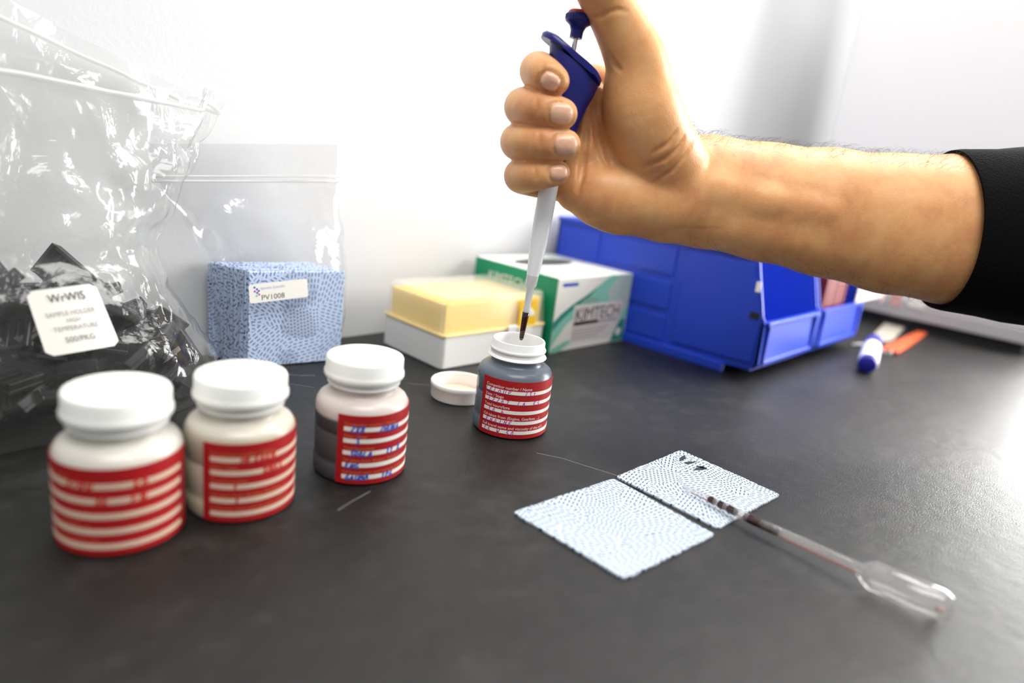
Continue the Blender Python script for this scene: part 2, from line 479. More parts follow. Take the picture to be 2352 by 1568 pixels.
M_WIPE = wipe_mat('printed_wipe', (.47, .56, .74), (.02, .06, .17), True, .85)
M_WIPE2 = wipe_mat('printed_wipe_pale', (.53, .59, .67), (.03, .055, .12), False, .95)
M_STAIN = mat('oil_stain', (.03, .03, .03), .5)

# ------------------------------------------------------------------ setting
top = part('worktop', box(-420, 1450, -420, 440, -38, 0), M_TOP)
tag(top, 'dark grey stone-look worktop that everything stands on', 'worktop')
for pts in ([(1232, 1040), (1290, 1052), (1350, 1071), (1418, 1092)], [(640, 858), (690, 862), (724, 862)], [(640, 878), (685, 884), (722, 890)],
            [(775, 1172), (810, 1150), (850, 1128)], [(935, 880), (985, 884), (998, 889)]):
    P = [gz(*q) for q in pts]
    part('scratch', tube([(p[0], p[1], 0.0) for p in P], (.12 if len(pts) < 4 else .2), 5, flat=1.0), M_SCRATCH, top)

wb = part('wall_back', box(-520, 1500, 440, 470, -300, 900), M_WALL); tag(wb, 'plain white painted wall behind the worktop', 'wall', kind='structure')

# right-hand wall and an unseen window, added for the sheen on the worktop
WY0, WY1, WZ0, WZ1 = -380, 68, 20, 600
for b in (box(1000, 1030, -1100, WY0, -300, 1000), box(1000, 1030, WY1, 73, -300, 1000), box(1000, 1030, WY0, WY1, -300, WZ0), box(1000, 1030, WY0, WY1, WZ1, 1000)):
    tag(part('wall_right', b, M_WALL), 'plain white wall around the unseen window on the right', 'wall', kind='structure')
wf = part('unseen_window', join(box(996, 1028, WY0, WY0 + 14, WZ0, WZ1), box(996, 1028, WY1 - 14, WY1, WZ0, WZ1), box(996, 1028, WY0, WY1, WZ0, WZ0 + 14), box(996, 1028, WY0, WY1, WZ1 - 14, WZ1)), M_WHITEP)
tag(wf, 'white frame of the unseen window added on the right', 'window', kind='structure')
M_PANE = mat('glowing_pane', (.9, .9, .9), .2)
M_PANE.node_tree.nodes['Principled BSDF'].inputs['Emission Color'].default_value = (1.0, .99, .97, 1)
M_PANE.node_tree.nodes['Principled BSDF'].inputs['Emission Strength'].default_value = 19.0  # unseen glowing pane whose reflection gives the worktop its sheen
part('pane', box(1012, 1016, WY0 + 14, WY1 - 14, WZ0 + 14, WZ1 - 14), M_PANE, wf)

# instrument at the right end
t = thing('instrument_cabinet', 'tall white instrument housing over a gap filled black for shade at the right end', 'instrument', (950, 100, 0))
part('housing', box(0, 120, -25, 246, 30, 470), M_INST, t, bevel=4, bseg=3)
part('base_rail', box(-1, 118, -23, 244, 13, 30), M_INSTG, t, bevel=1.5)
part('gap_shade', box(7, 110, -17, 238, 0, 13), M_GAPDARK, t)  # black block filling the gap, standing in for the shade there

# ------------------------------------------------------------------ sample jars
RJ = 21.5


def wrap_patch(a0, a1, z0, z1, r, n=40):
    """thin strip lying on the jar wall (angles in degrees, 0 faces the viewer's side)."""
    g = [[(r * math.cos(math.radians(a0 + (a1 - a0) * i / n)), r * math.sin(math.radians(a0 + (a1 - a0) * i / n)), z) for i in range(n + 1)] for z in (z0, z1)]
    gi = [[(p[0] * (r - .15) / r, p[1] * (r - .15) / r, p[2]) for p in row] for row in g]
    v = [p for row in g for p in row] + [p for row in gi for p in row]
    m = n + 1; f = []
    for i in range(n):
        f += [(i, i + 1, m + i + 1, m + i), (2 * m + i + 1, 2 * m + i, 3 * m + i, 3 * m + i + 1), (i + 1, i, 2 * m + i, 2 * m + i + 1), (m + i, m + i + 1, 3 * m + i + 1, 3 * m + i)]
    f += [(0, m, 3 * m, 2 * m), (n, 2 * m + n, 3 * m + n, m + n)]
    return v, f


def wrap(vf, a_left, z, r):
    return [(r * math.cos(math.radians(a_left) + p[0] / r), r * math.sin(math.radians(a_left) + p[0] / r), z + p[1]) for p in vf[0]], vf[1]


BODY = [(0, 0), (19.3, 0), (20.9, .7), (21.45, 2.2), (21.5, 8.4), (20.95, 9.4), (21.25, 10.4), (21.35, 22.5), (20.85, 23.5), (21.35, 24.5), (21.45, 32.5),
        (21.1, 34.8), (20.0, 36.9), (18.2, 38.3), (16.2, 39.0), (15.0, 39.8), (14.6, 41), (14.6, 43.0)]
NECK = [(14.6, 43.0), (16.2, 43.1), (16.7, 43.7), (16.3, 44.3), (15.3, 45.0), (15.2, 46.8), (15.9, 47.3), (16.05, 48.0), (15.6, 48.7), (15.1, 49.3), (15.0, 52.4),
        (14.6, 53.0), (14.0, 53.0), (13.6, 52.4), (13.5, 36.0), (0, 36.0)]
CAP = [(0, 56.3), (16.4, 56.3), (17.3, 55.9), (17.7, 55.1), (17.75, 50.2), (18.0, 49.6), (18.35, 48.9), (18.35, 47.3), (17.9, 46.6), (16.6, 46.5), (16.5, 54.9), (0, 54.9)]
LZ0, LZ1 = 1.2, 34.3
STRIP = [(.165, .225), (.335, .395), (.51, .57), (.69, .75), (.865, .925)]
PRINT = ['Competitor number / Name', 'Date / Stage', 'Total hours/kms', 'Oil taken from (Engine, Gearbox, ...)', 'Full brand name and viscosity of the oil (']


def zfr(fr): return LZ1 - fr * (LZ1 - LZ0)


def make_jar(pos, label, bmat, a0, a1, s0, s1, hand, ink, printcol, capped=True, hsize=2.9, turn=0.0, psize=2.1, paper=None, adv=.72):
    t = thing('sample_jar', label, 'jar', (pos[0], pos[1], 0), math.atan2(-pos[1], -pos[0]) + math.radians(turn), 'oil sample jars on the worktop')
    part('body', lathe(BODY, 72), bmat, t, smooth=True, auto=50)
    part('neck', lathe(NECK, 64), M_WHITEP, t, smooth=True, auto=50)
    if capped:
        part('cap', lathe(CAP, 72), M_CAP, t, smooth=True, auto=40)
    else:
        part('oil', lathe([(0, 36.1), (13.4, 36.1), (13.4, 37), (0, 37)], 32), M_OIL, t)
    lb = part('label', wrap_patch(a0, a1, LZ0, LZ1, RJ + .2), M_RED, t)
    lb['label'] = 'red paper label with white writing lines'
    for (f0, f1), pr, hw in zip(STRIP, PRINT, hand):
        sp_ = part('writing_line', wrap_patch(s0, s1, zfr(f1), zfr(f0), RJ + .30), paper or M_PAPER, lb)
        if printcol is not None:
            v = text_vf(pr, psize); mxx = max(p[0] for p in v[0])
            v = ([p for p in v[0]], v[1])
            part('lettering', wrap(v, s0 + .5, zfr(f0) + .75, RJ + .28), printcol, lb)
        for dx, s in hw:
            part('handwriting', wrap(script_vf(s, hsize, adv, width=.36 if ink is M_INKM else .72), s0 + dx, zfr(f1) - .45, RJ + .38), ink, lb)
    return t


JM1 = jar_mat('jar_milky', (.55, .51, .44), (.60, .57, .51), 30)
JM2 = jar_mat('jar_milky_cream', (.48, .42, .32), (.58, .54, .46), 36)
JM3 = jar_mat('jar_grey_filled_low', (.075, .075, .08), (.60, .53, .49), 30.5)
JM4 = jar_mat('jar_grey_filled', (.125, .145, .175), (.125, .145, .175), 60)
J1, J2, J3, J4 = (76.4, 255.6), (120.6, 251.8), (179.0, 250.5), (280.0, 246.8)
make_jar(J1, 'capped white jar with red striped label nearest the camera, leftmost in row', JM1, -118, 80, -110, 62,
         [[(62, 'XZNW'), (120, 'RA')], [(88, 'XR'), (118, 'EN')], [], [], []], M_REDP, M_LETO, hsize=3.4, paper=M_AGED)
make_jar(J2, 'capped white jar with striped red label, second from left, touching nearest jar', JM2, -38, 150, -30, 120,
         [[(30, 'HEXARN')], [(52, 'RNAX')], [(22, '1')], [(24, '1')], []], M_REDP, M_LETO, hsize=3.2, paper=M_AGED)
make_jar(J3, 'capped jar half grey with oil, blue handwriting on its red label', JM3, -28, 150, -20, 110,
         [[(8, 'ZX8'), (42, '/HUNA')], [(14, '3')], [(8, '300LA'), (52, '11 8')], [(4, 'ENG')], [(5, 'GAUMA'), (48, '1PG')]], M_INKB, M_LETO, hsize=2.9)
make_jar(J4, 'open uncapped jar full of dark oil under the pipette tip, purple handwriting', JM4, -50, 120, -43, 100,
         [[(0, 'LELOUP'), (60, '731')], [(6, '12/07'), (52, 'LA'), (76, 'R5')], [(8, '10 h')], [(6, 'ENGINE')], [(4, '15 W 50')]], M_INKM, M_LETW, capped=False, hsize=2.5, psize=2.35, adv=1.1)

# loose cap, lying open side up
t = thing('jar_cap', 'loose white screw cap lying upside down behind the open jar', 'cap', (286, 298, 0), 0)
part('shell', lathe([(0, 0), (16.6, 0), (17.4, .4), (17.7, 1.2), (17.75, 7.2), (18.3, 8), (18.3, 10.0), (17.9, 10.6), (16.8, 10.6), (16.4, 10.0), (16.3, 2.0), (0, 2.0)], 64), M_CAP, t, smooth=True, auto=40)
part('liner', lathe([(0, 2.0), (15.6, 2.0), (15.6, 2.7), (13.4, 2.9), (0, 2.9)], 48), M_CAPIN, t, smooth=True, auto=40)

# ------------------------------------------------------------------ tip box
t = thing('pipette_tip_box', 'pale plastic tip box with yellow tips under a frosted lid', 'box', (309, 343, 0), math.radians(-1.5))
part('base', prism(rounded(106, 72, 4), 0, 24, 'z'), M_BASEP, t, bevel=1.2).location = (53 * MM, 36 * MM, 0)
part('rim', prism(rounded(107.5, 73.5, 4), 23.4, 25.6, 'z'), M_STICKYP, t, bevel=.6).location = (53 * MM, 36 * MM, 0)


def shell(w0, d0, w1, d1, z0, z1, th):
    """open-bottomed lid, tapering."""
    o0, o1 = rounded(w0, d0, 4), rounded(w1, d1, 4)
    i0, i1 = rounded(w0 - 2 * th, d0 - 2 * th, 3.2), rounded(w1 - 2 * th, d1 - 2 * th, 3.2)
    n = len(o0)
    v = [(x, y, z0) for x, y in o0] + [(x, y, z1 - 1) for x, y in o1] + [(x * .985, y * .985, z1) for x, y in o1] + [(x, y, z1 - th) for x, y in i1] + [(x, y, z0) for x, y in i0]
    f = []
    for k, (a, b) in enumerate(((0, 1), (1, 2), (3, 4), (4, 0))):
        for i in range(n):
            j = (i + 1) % n; f.append((a * n + i, a * n + j, b * n + j, b * n + i))
    f += [tuple(2 * n + i for i in range(n)), tuple(3 * n + i for i in range(n - 1, -1, -1))]
    return v, f


part('lid', shell(106, 72, 102, 68, 25.6, 51, 1.2), M_LID, t, smooth=True, auto=35).location = (53 * MM, 36 * MM, 0)
part('tip_rack', join(box(4, 102, 4, 68, 25.0, 28.5), box(4, 102, 4, 5.5, 28.5, 46), box(4, 102, 66.5, 68, 28.5, 46), box(4, 5.5, 5.5, 66.5, 28.5, 46), box(100.5, 102, 5.5, 66.5, 28.5, 46)), M_TIP, t)
tipme = None
for i in range(12):
    for j in range(8):
        if tipme is None:
            o = part('tip', lathe([(0, 28.5), (3.0, 28.5), (3.3, 36), (3.6, 44), (2.8, 44), (0, 43)], 10), M_TIP, t, smooth=True, auto=50); tipme = o.data
        else:
            o = bpy.data.objects.new('tip', tipme); COL.objects.link(o); o.parent = t
        o.location = ((9.5 + i * 7.9) * MM, (9.2 + j * 7.6) * MM, 0)
s = part('sticker', box(74, 93, -.6, -.2, 24.5, 46), M_STICKY, t); s['label'] = 'yellow sticker with pale round mark'
part('round_mark', prism([(83.5 + 7.5 * math.cos(a), 33 + 6.5 * math.sin(a)) for a in np.linspace(0, math.pi, 20)], -.8, -.6, 'y'), M_PAPER, s)
part('print', xf(text_vf('10-100', 3.4), lambda p: Vector((78 + p.x, -.75, 41.5 + p.y))), M_INKG, s)
part('print', xf(text_vf('tips', 2.6), lambda p: Vector((81.5 + p.x, -.95, 34 + p.y))), M_INKG, s)
part('white_patch', box(75, 90, -1.0, -.6, 14, 23.5), M_PAPER, t)
part('latch', box(62, 72, -2.2, 0, 20, 27), M_BASEP, t, bevel=.8)

# ------------------------------------------------------------------ tissue carton
t = thing('tissue_carton', 'green and white cardboard box of lab wipes against the wall', 'box', (418.5, 335, 0), math.radians(-1.0))
KW, KD, KH = 102.5, 98.0, 62.5
part('carton', box(0, KW, 0, KD, 0, KH), M_CARTON, t, bevel=.8)


def face_front(pts, mtl, name='print', lift=.08):   # u,v fractions on the front face
    return part(name, prism([(u * KW, v * KH) for u, v in pts], -lift, -lift + .06, 'y'), mtl, t)


part('side_panel', box(-.12, 0, .4, KD - .4, .4, KH - .4), M_GREEN, t)
face_front([(.0, .38), (.12, .50), (.30, .68), (.52, .86), (.68, .99), (.62, .995), (.99, .995), (.99, .36), (.90, .30), (.86, .42), (.70, .58), (.45, .52), (.30, .50), (.16, .36), (.06, .18), (.0, .06)], M_MINT, lift=.06)
face_front([(.0, .30), (.10, .44), (.26, .60), (.42, .72), (.52, .86), (.40, .76), (.22, .64), (.08, .52), (.0, .42)], M_MINTD, lift=.13)
face_front([(.70, .58), (.66, .78), (.80, .985), (.985, .985), (.985, .5), (.86, .42)], mat('carton_sage', (.40, .50, .44), .45), lift=.12)
face_front([(.80, .02), (.985, .02), (.985, .34), (.90, .33), (.84, .18)], M_MINTD, lift=.12)
face_front([(.0, .0), (.10, .0), (.30, .14), (.18, .14), (.0, .05)], M_MINT, lift=.12)
face_front([(.24, .10), (.82, .10), (.90, .36), (.90, .62), (.24, .62)], mat('carton_panel', (.62, .58, .54), .5), lift=.14)
face_front([(.06, .885), (.25, .885), (.25, .93), (.06, .93)], M_INKB, lift=.18)
part('lettering', xf(text_vf('KIMTECH', 15.5, space=.95), lambda p: Vector((.26 * KW + p.x, -.26, .40 * KH + p.y))), M_INKK, t)
part('lettering', xf(text_vf('SCIENCE', 6.0), lambda p: Vector((.32 * KW + p.x, -.26, .64 * KH + p.y))), M_INKG, t)
face_front([(.26, .335), (.58, .335), (.58, .385), (.26, .385)], M_INKK, lift=.26)
face_front([(.58, .335), (.86, .335), (.86, .375), (.58, .375)], M_INKG, lift=.26)
for k, (u1, v0) in enumerate(((.74, .27), (.70, .23), (.66, .19), (.6, .145))):
    face_front([(.26, v0), (u1, v0), (u1, v0 + .017), (.26, v0 + .017)], M_INKG, lift=.24)
part('round_mark', prism([((.90 + .035 * math.cos(a)) * KW, (.155 * KH + .035 * KW * math.sin(a))) for a in np.linspace(0, 2 * math.pi, 20)[:-1]], -.2, -.1, 'y'), M_CARTON, t)
# top: mint corner sweep, oval slot with tissue
part('print', prism([(1, 1), (40, 1), (18, 30), (1, 60)], KH + .02, KH + .08, 'z'), mat('carton_pale_mint', (.55, .68, .58), .45), t)
part('print', prism([(60, 97), (101, 97), (101, 40), (85, 60)], KH + .02, KH + .08, 'z'), mat('carton_pale_sage', (.48, .52, .48), .45), t)
part('slot', prism([(50 + 36 * math.cos(a), 62 + 15 * math.sin(a)) for a in np.linspace(0, 2 * math.pi, 32)[:-1]], KH + .05, KH + .14, 'z'), M_DARKHOLE, t)
part('lettering', xf(text_vf('Wipes', 13), lambda p: Vector((42 + p.x, 18 + p.y, KH + .12))), M_INKG, t)
part('lettering', xf(text_vf('KIMTECH', 11), lambda p: Vector((-.16, 80 - p.x, 46 + p.y))), M_LETW, t)

# ------------------------------------------------------------------ storage bins
BW, BL, BH = 117.0, 222.0, 100.0


def side_poly(y_off=0.0, z_off=0.0):
    return [(4, 9), (0, 14), (2, 50), (4, 52), (17, BH - 2), (20, BH), (BL, BH), (BL, 6), (30, 6)]


def make_bin(loc, label):
    t = thing('storage_bin', label, 'bin', loc, 0, 'open-fronted blue stacking bins')
    for sx in (0, 1):
        x0 = 0 if sx == 0 else BW - 2.2
        sw = part('side_wall', prism(side_poly(), x0, x0 + 2.2, 'x'), M_BLUE, t, bevel=.4)
        s = -1 if sx == 0 else 1
        xo = 0 if sx == 0 else BW
        def out(a, b): return (xo - a, xo - b) if s < 0 else (xo + b, xo + a)
        # raised front panel and framed rear panels
        part('panel', prism([(5.5, 14), (5, 50), (19, BH - 8), (74, BH - 8), (79, 60), (79, 12)], *sorted(out(1.6, -.1)), 'x'), M_BLUE, sw, bevel=.7)
        for y0, y1, z0, z1 in ((88, 160, 68, BH - 8), (88, 160, 38, 62), (88, 160, 10, 32), (170, 214, 10, BH - 8)):
            part('panel', box(*sorted(out(1.2, -.1)), y0, y1, z0, z1), M_BLUE, sw, bevel=.7)
        part('foot_rail', box(*sorted(out(3.5, -2)), 28, BL - 4, 0, 8), M_BLUE, t, bevel=.8)
        part('rim', box(*sorted(out(3.0, -3.0)), 20, BL, BH - 3.5, BH), M_BLUE, t, bevel=.8)
    part('back_wall', box(0, BW, BL - 2.4, BL, 6, BH), M_BLUE, t, bevel=.4)
    part('bottom', box(1, BW - 1, 6, BL - 1, 7, 9.5), M_BLUE, t)
    fp = part('front_panel', prism([(4, 9), (0, 14), (1.5, 48), (4.5, 48), (3.4, 14), (6, 9)], 0, BW, 'x'), M_BLUE, t, bevel=.5)
    # label holder frame on the front
    for b in (box(5, 8, -1.6, 2, 14, 46), box(BW - 11, BW - 5, -1.6, 2, 14, 46), box(5, BW - 5, -1.6, 2, 13, 16.5), box(3, BW - 3, -1.4, 3, 45, 48.5)):
        part('frame_bar', b, M_BLUE, fp, bevel=.6)
    return t


b1 = make_bin((523, 206, 0), 'blue plastic open-fronted bin beside the green carton, empty front one')
part('white_rect', box(-2.4, -1.7, 10, 14, 71, 79), M_PAPER, b1, bevel=.2)  # small white rectangle on the bin's side
part('notch', box(-2.2, -1.5, 6, 14, 50, 55), M_GAPDARK, b1)
b2 = make_bin((645, 206, 0), 'blue plastic open-fronted bin farther right, holding red cards')

# red cards and a white card in the far bin
for k in range(5):
    c = part('packet', box(0, 11, 0, 40, 0, 66), M_CARDR if k % 2 == 0 else mat('brown_red_card', (.22, .05, .05), .5), bevel=.6)
    c.location = ((668 + k * 12.2) * MM, 215 * MM, 9.7 * MM)
    tag(c, ['leftmost', 'second from left', 'middle', 'second from right', 'rightmost'][k] + ' of the dark red packets standing in the farther bin', 'packet', 'dark red packets in the far bin')
c = part('index_card', box(0, 92, 0, 1.2, 0, 48), M_CARDW, bevel=.2); c.location = (735 * MM, 206.0 * MM, 48.8 * MM)
tag(c, 'plain white card resting on the farther bin front, right of the red packets', 'card')
part('red_edge', box(88, 92.5, -.4, 1.6, -6, 46), M_PINK, c)

# loose things under the arm at the far right
P = [gz(1985, 790), gz(2035, 740), gz(2085, 745), gz(2050, 782)]
o = part('paper_sheet', prism([(p[0], p[1]) for p in P], .1, .6, 'z'), M_BEIGE); tag(o, 'small beige paper sheet lying beside the farther blue bin', 'paper')
a, b = gz(2042, 806, 2), gz(2118, 764, 2)
d = (b - a); d /= np.linalg.norm(d); n_ = np.array([-d[1], d[0], 0]) * 9
o = part('sachet', prism([tuple((a - n_)[:2]), tuple((a + n_)[:2]), tuple((a + n_ * .9 + d * 40)[:2]), tuple((b + n_ * .6)[:2]), tuple((b - n_ * .6)[:2]), tuple((a - n_ * .9 + d * 40)[:2])], .7, 3.4, 'z'), M_ORANGE, bevel=.8)
tag(o, 'flat orange-red sachet lying behind the marker pen', 'sachet')
cab = [gz(x, y, 1.6) for x, y in ((1958, 792), (1975, 790), (1998, 795), (2025, 806), (2045, 812), (2052, 800), (2040, 790))]
o = part('cable', tube([tuple(c) for c in cab], 1.5, 8), M_WIRE, smooth=True); tag(o, 'thin white cable curling on the worktop behind the marker', 'cable')
# marker pen: blue end towards the viewer
a, b = gz(1992, 838, 8.8), gz(2008, 775, 8.8)
ax = Vector(b - a); ax.z = 0; ax.normalize(); R8 = 8.6
t = thing('marker_pen', 'white marker pen with dark blue end lying near the blue bins', 'marker', (a[0], a[1], 0))
def seg(name, prof, m):
    v, f = lathe(prof, 28)
    s_ = Vector((0, 0, 1)).cross(ax)
    part(name, ([tuple(ax * p[2] + s_ * p[0] + Vector((0, 0, 8.8 + p[1]))) for p in v], f), m, t, smooth=True, auto=40)
seg('end_cap', [(0, 0), (5.5, 0), (7.2, 1.0), (7.8, 3), (7.9, 12), (0, 12)], M_MARKB)
seg('barrel', [(0, 11), (8.2, 11), (8.7, 13), (8.7, 82), (8.0, 84), (0, 84)], M_MARK)
seg('pen_cap', [(0, 83.5), (8.3, 83.5), (8.5, 90), (8.3, 118), (6, 124), (0, 125)], M_MARKB)
# a pink slip and a flat white patch on the instrument housing
for (x0, y0, x1, y1), m, lab in (((2042, 650, 2080, 698), M_PINK, 'pink paper slip stuck on the instrument just under the forearm'), ((2084, 650, 2140, 702), M_PAPER, 'small flat white patch on the instrument right of the pink one')):
    A, Bp = onX(x0, y1, 948.5), onX(x1, y0, 948.5)
    o = part('flat_patch', box(948.2, 948.9, min(A[1], Bp[1]), max(A[1], Bp[1]), min(A[2], Bp[2]) , max(A[2], Bp[2])), m); tag(o, lab, 'paper')

# ------------------------------------------------------------------ wipes on the worktop
def pad_mesh(c4, seed, th=.9, wav=.25):
    rnd = random.Random(seed); n = 26
    A, B_, C_, D_ = [Vector((p[0], p[1], 0)) for p in c4]
    cc = (A + B_ + C_ + D_) / 4
    g = []
    for i in range(n + 1):
        row = []
        for j in range(n + 1):
            u, v = i / n, j / n
            p = (A * (1 - u) + B_ * u) * (1 - v) + (D_ * (1 - u) + C_ * u) * v
            e = Vector((0, 0, 0))
            if i in (0, n) or j in (0, n): e = Vector((rnd.uniform(-.25, .25), rnd.uniform(-.25, .25), 0))   # pinked edge
            cu, cv = abs(u - .5) * 2, abs(v - .5) * 2                # soft corners
            k = max(0, cu + cv - 1.93) * 12
            p = p + (cc - p).normalized() * k + e
            row.append((p.x, p.y, th + wav * (mnoise.noise(Vector((p.x * .05, p.y * .05, seed))) + .6)))
        g.append(row)
    return sheet(g, th)
o = part('cleaning_wipe', pad_mesh([(208.5, 175.0), (276.0, 168.5), (270.6, 108.6), (207.8, 114.5)], 3), M_WIPE2, smooth=True, auto=40)
tag(o, 'clean pale blue printed wipe lying flat, nearer of the two', 'wipe', 'printed wipes laid on the worktop')
o2 = part('cleaning_wipe', pad_mesh([(279.0, 169.2), (341.2, 167.2), (337.6, 106.8), (276.8, 110.4)], 5), M_WIPE2, smooth=True, auto=40)
tag(o2, 'pale blue printed wipe with oil smears under the dropper tip', 'wipe', 'printed wipes laid on the worktop')
def blob(c, rx, ry, ang, seed, z=1.35):
    rnd = random.Random(seed); n = 22; pts = []
    for k in range(n):
        a = 2 * math.pi * k / n; q = rnd.uniform(.55, 1.1)
        x, y = rx * q * math.cos(a), ry * q * math.sin(a)
        pts.append((c[0] + x * math.cos(ang) - y * math.sin(ang), c[1] + x * math.sin(ang) + y * math.cos(ang)))
    return prism(pts, z - .15, z, 'z')
for x, y, rx, ry, an, sd in ((1568, 1052, 3.6, 1.3, .2, 1), (1585, 1062, 3.2, 1.1, -.4, 2), (1608, 1076, 3.0, 1.6, -.3, 3), (1612, 1073, 1.5, 2.6, .3, 4)):
    p = gz(x, y, 1.3); part('oil_stain', blob(p, rx * 1.5, ry * 1.1, an, sd, 1.45), M_STAIN, o2)

# ------------------------------------------------------------------ transfer dropper
pa, pb = gz(1568, 1114, 4.2), gz(1690, 1180, 3.6)
pc, pd = gz(1955, 1298, 5.5), gz(2185, 1398, 6.8)
axd = Vector(pd - pa); Ld = axd.length
t = thing('transfer_dropper', 'clear plastic transfer dropper with dark oil in its stem', 'dropper', (0, 0, 0))
def dpt(px, py, z): return Vector(gz(px, py, z))
stem = [dpt(1570, 1118, 3.4), dpt(1632, 1147, 4.2), dpt(1700, 1181, 5.0), dpt(1780, 1217, 5.8), dpt(1870, 1259, 6.5), dpt(1955, 1298, 7.0), dpt(1978, 1308, 7.1)]
L0 = [dpt(1986, 1312, 7.2), dpt(2004, 1320, 7.3), dpt(2090, 1360, 7.3), dpt(2160, 1388, 7.3), dpt(2178, 1394, 7.2), dpt(2187, 1397, 7.1)]
path = stem + L0
rad = [1.2, 1.6, 2.0, 2.3, 2.5, 2.6, 2.8, 4.4, 6.1, 6.3, 6.2, 5.4, 2.2]
part('tube_and_bulb', tube([tuple(p) for p in path], rad, 24), M_CLEAR, t, smooth=True, auto=60)
def along(f):
    x = f * (len(stem) - 1); i = min(int(x), len(stem) - 2); return stem[i].lerp(stem[i + 1], x - i)
def oilseg(f0, f1, r):
    pts = [along(f0 + (f1 - f0) * k / 6) for k in range(7)]
    return tube([tuple(p) for p in pts], [r * .75] + [r] * 5 + [r * .8], 14)
part('oil_column', oilseg(.355, .52, 2.22), M_OIL, t, smooth=True)
for f0, f1, r in ((.155, .195, 1.72), (.212, .25, 1.85), (.262, .315, 1.98)):
    part('oil_drop', oilseg(f0, f1, r), M_OIL, t, smooth=True)
part('oil_film', xf(oilseg(.5, .98, .6), lambda p: p - Vector((0, 0, 1.95))), M_OILRED, t, smooth=True)
part('oil_film', xf(oilseg(.05, .36, .3), lambda p: p - Vector((0, 0, 1.1))), M_OILRED, t, smooth=True)
part('oil_residue', tube([tuple(dpt(2146, 1394, 2.0)), tuple(dpt(2158, 1399, 2.0)), tuple(dpt(2170, 1404, 2.4))], [1.2, 2.0, 1.0], 10, flat=.5), M_OILRED, t, smooth=True)

# ------------------------------------------------------------------ stack of wipes in the small bag
EV = Vector((.985, -.172, 0)).normalized(); NV = Vector((.172, .985, 0)).normalized()
S0 = Vector((197, 402.5, 0))
me_w = None
NW = 29
for k in range(NW):
    if me_w is None:
        o = part('folded_wipe', box(0, 63, 0, 1.02, 0, 62.5), M_WIPE, bevel=.25, bseg=1); me_w = o.data
    else:
        o = bpy.data.objects.new('folded_wipe', me_w); COL.objects.link(o)
    p = S0 + NV * (k * 1.04) + EV * random.uniform(-.7, .7) - EV * (k * .62)
    o.location = Vector((p.x, p.y, .5 + random.uniform(0, .8) + (0 if k < 4 else .6) - (4.0 if 0 else 0))) * MM
    o.rotation_euler = (0, random.uniform(-.006, .006), math.atan2(EV.y, EV.x) + random.uniform(-.004, .004))
    tag(o, 'front blue printed wipe of the stack, facing out beneath the sticker' if k == 0 else 'blue printed wipe standing on edge behind the front one in the stack', 'wipe', 'stack of blue wipes in the small bag')


# ------------------------------------------------------------------ clear bags
def fold(p, s, amp):
    q = Vector(p) * s
    return amp * (abs(mnoise.noise(q)) * 2 - .6 + .5 * mnoise.noise(q * 2.3))


def sup(a, e): return math.copysign(abs(a) ** e, a)


def bag(levels, n, m, amp, seed, e=.75):
    """levels: (z, cx, cy, a_right, a_left, b_front, b_back, ex, ey, amp) ; closed loop of film per level."""
    L_ = np.array(levels, float); T = np.linspace(0, len(L_) - 1, m)
    rows = []
    for tt in T:
        i = min(int(tt), len(L_) - 2); q = tt - i; q = q * q * (3 - 2 * q) * .5 + q * .5
        z, cx, cy, ar, al, bf, bb, ex, ey, am = L_[i] * (1 - q) + L_[i + 1] * q
        E_ = Vector((ex, ey, 0)).normalized(); Nn = Vector((-E_.y, E_.x, 0))
        row = []
        for k in range(n):
            th = 2 * math.pi * k / n
            c, s_ = math.cos(th), math.sin(th)
            x = sup(c, e) * (ar if c > 0 else al); y = sup(s_, 1.15) * (bb if s_ > 0 else bf)
            p = Vector((cx, cy, z)) + E_ * x + Nn * y
            f_ = fold((p.x, p.y, p.z + seed * 31), .028, am) + fold((p.x + 7, p.y, p.z * .5 + seed), .075, am * .35)
            p += Nn * f_ * (1 if s_ > 0 else -1) * (1 - abs(c) ** 8) + E_ * fold((seed, z, 3), .05, am * .5) * c
            p.z += fold((p.x, p.y, seed), .04, am * .25)
            p.z = max(p.z, .35); p.y = min(p.y, 438.6)
            row.append(p)
        rows.append(row)
    return rows


# small bag round the stack of wipes
EX, EY = EV.x, EV.y
bag2 = bag([(.5, 231, 416, 38, 44, 19, 18, EX, EY, .6), (30, 232, 416, 40, 46, 20, 20, EX, EY, 1.2), (62, 230, 416, 42, 50, 20, 20, EX, EY, 1.6), (85, 222, 417, 46, 52, 13, 15, EX, EY, 2.4),
            (108, 212, 418, 50, 55, 4, 5, EX, EY, 1.2), (120, 208, 418, 53, 57, 1.4, 1.4, EX, EY, .5), (140, 205, 418, 55, 58, .8, .8, EX, EY, .4)], 96, 70, 1, 4)
for i_, row in enumerate(bag2):      # the zip line and the top edge slope up to the right
    for p in row:
        p.z += max(0, (p.z - 60) / 80) * (p.x - 205) * .10
t = thing('zip_bag', 'small clear zip bag with blue wipes leaning on the wall', 'bag', (0, 0, 0))
part('film', loft(bag2, False), M_FILM2, t, smooth=True)
def zipbar(zc, r, off=0):
    pts = []
    for k in range(13):
        u = k / 12; x = 150 + 111 * u
        pts.append((x, 418 - (x - 208) * .175 - off, zc + (zc - 60) / 80 * (x - 205) * .10))
    return tube(pts, r, 8)
part('zip_strip', zipbar(117.5, .9, .8), M_ZIP, t, smooth=True)
part('zip_strip', zipbar(120.5, .7, .8), M_ZIP, t, smooth=True)
st = part('sticker', xf(prism(rounded(42, 13.6, 1.6), 0, .25, 'z'), lambda p: p), M_PAPER, t, bevel=.05)
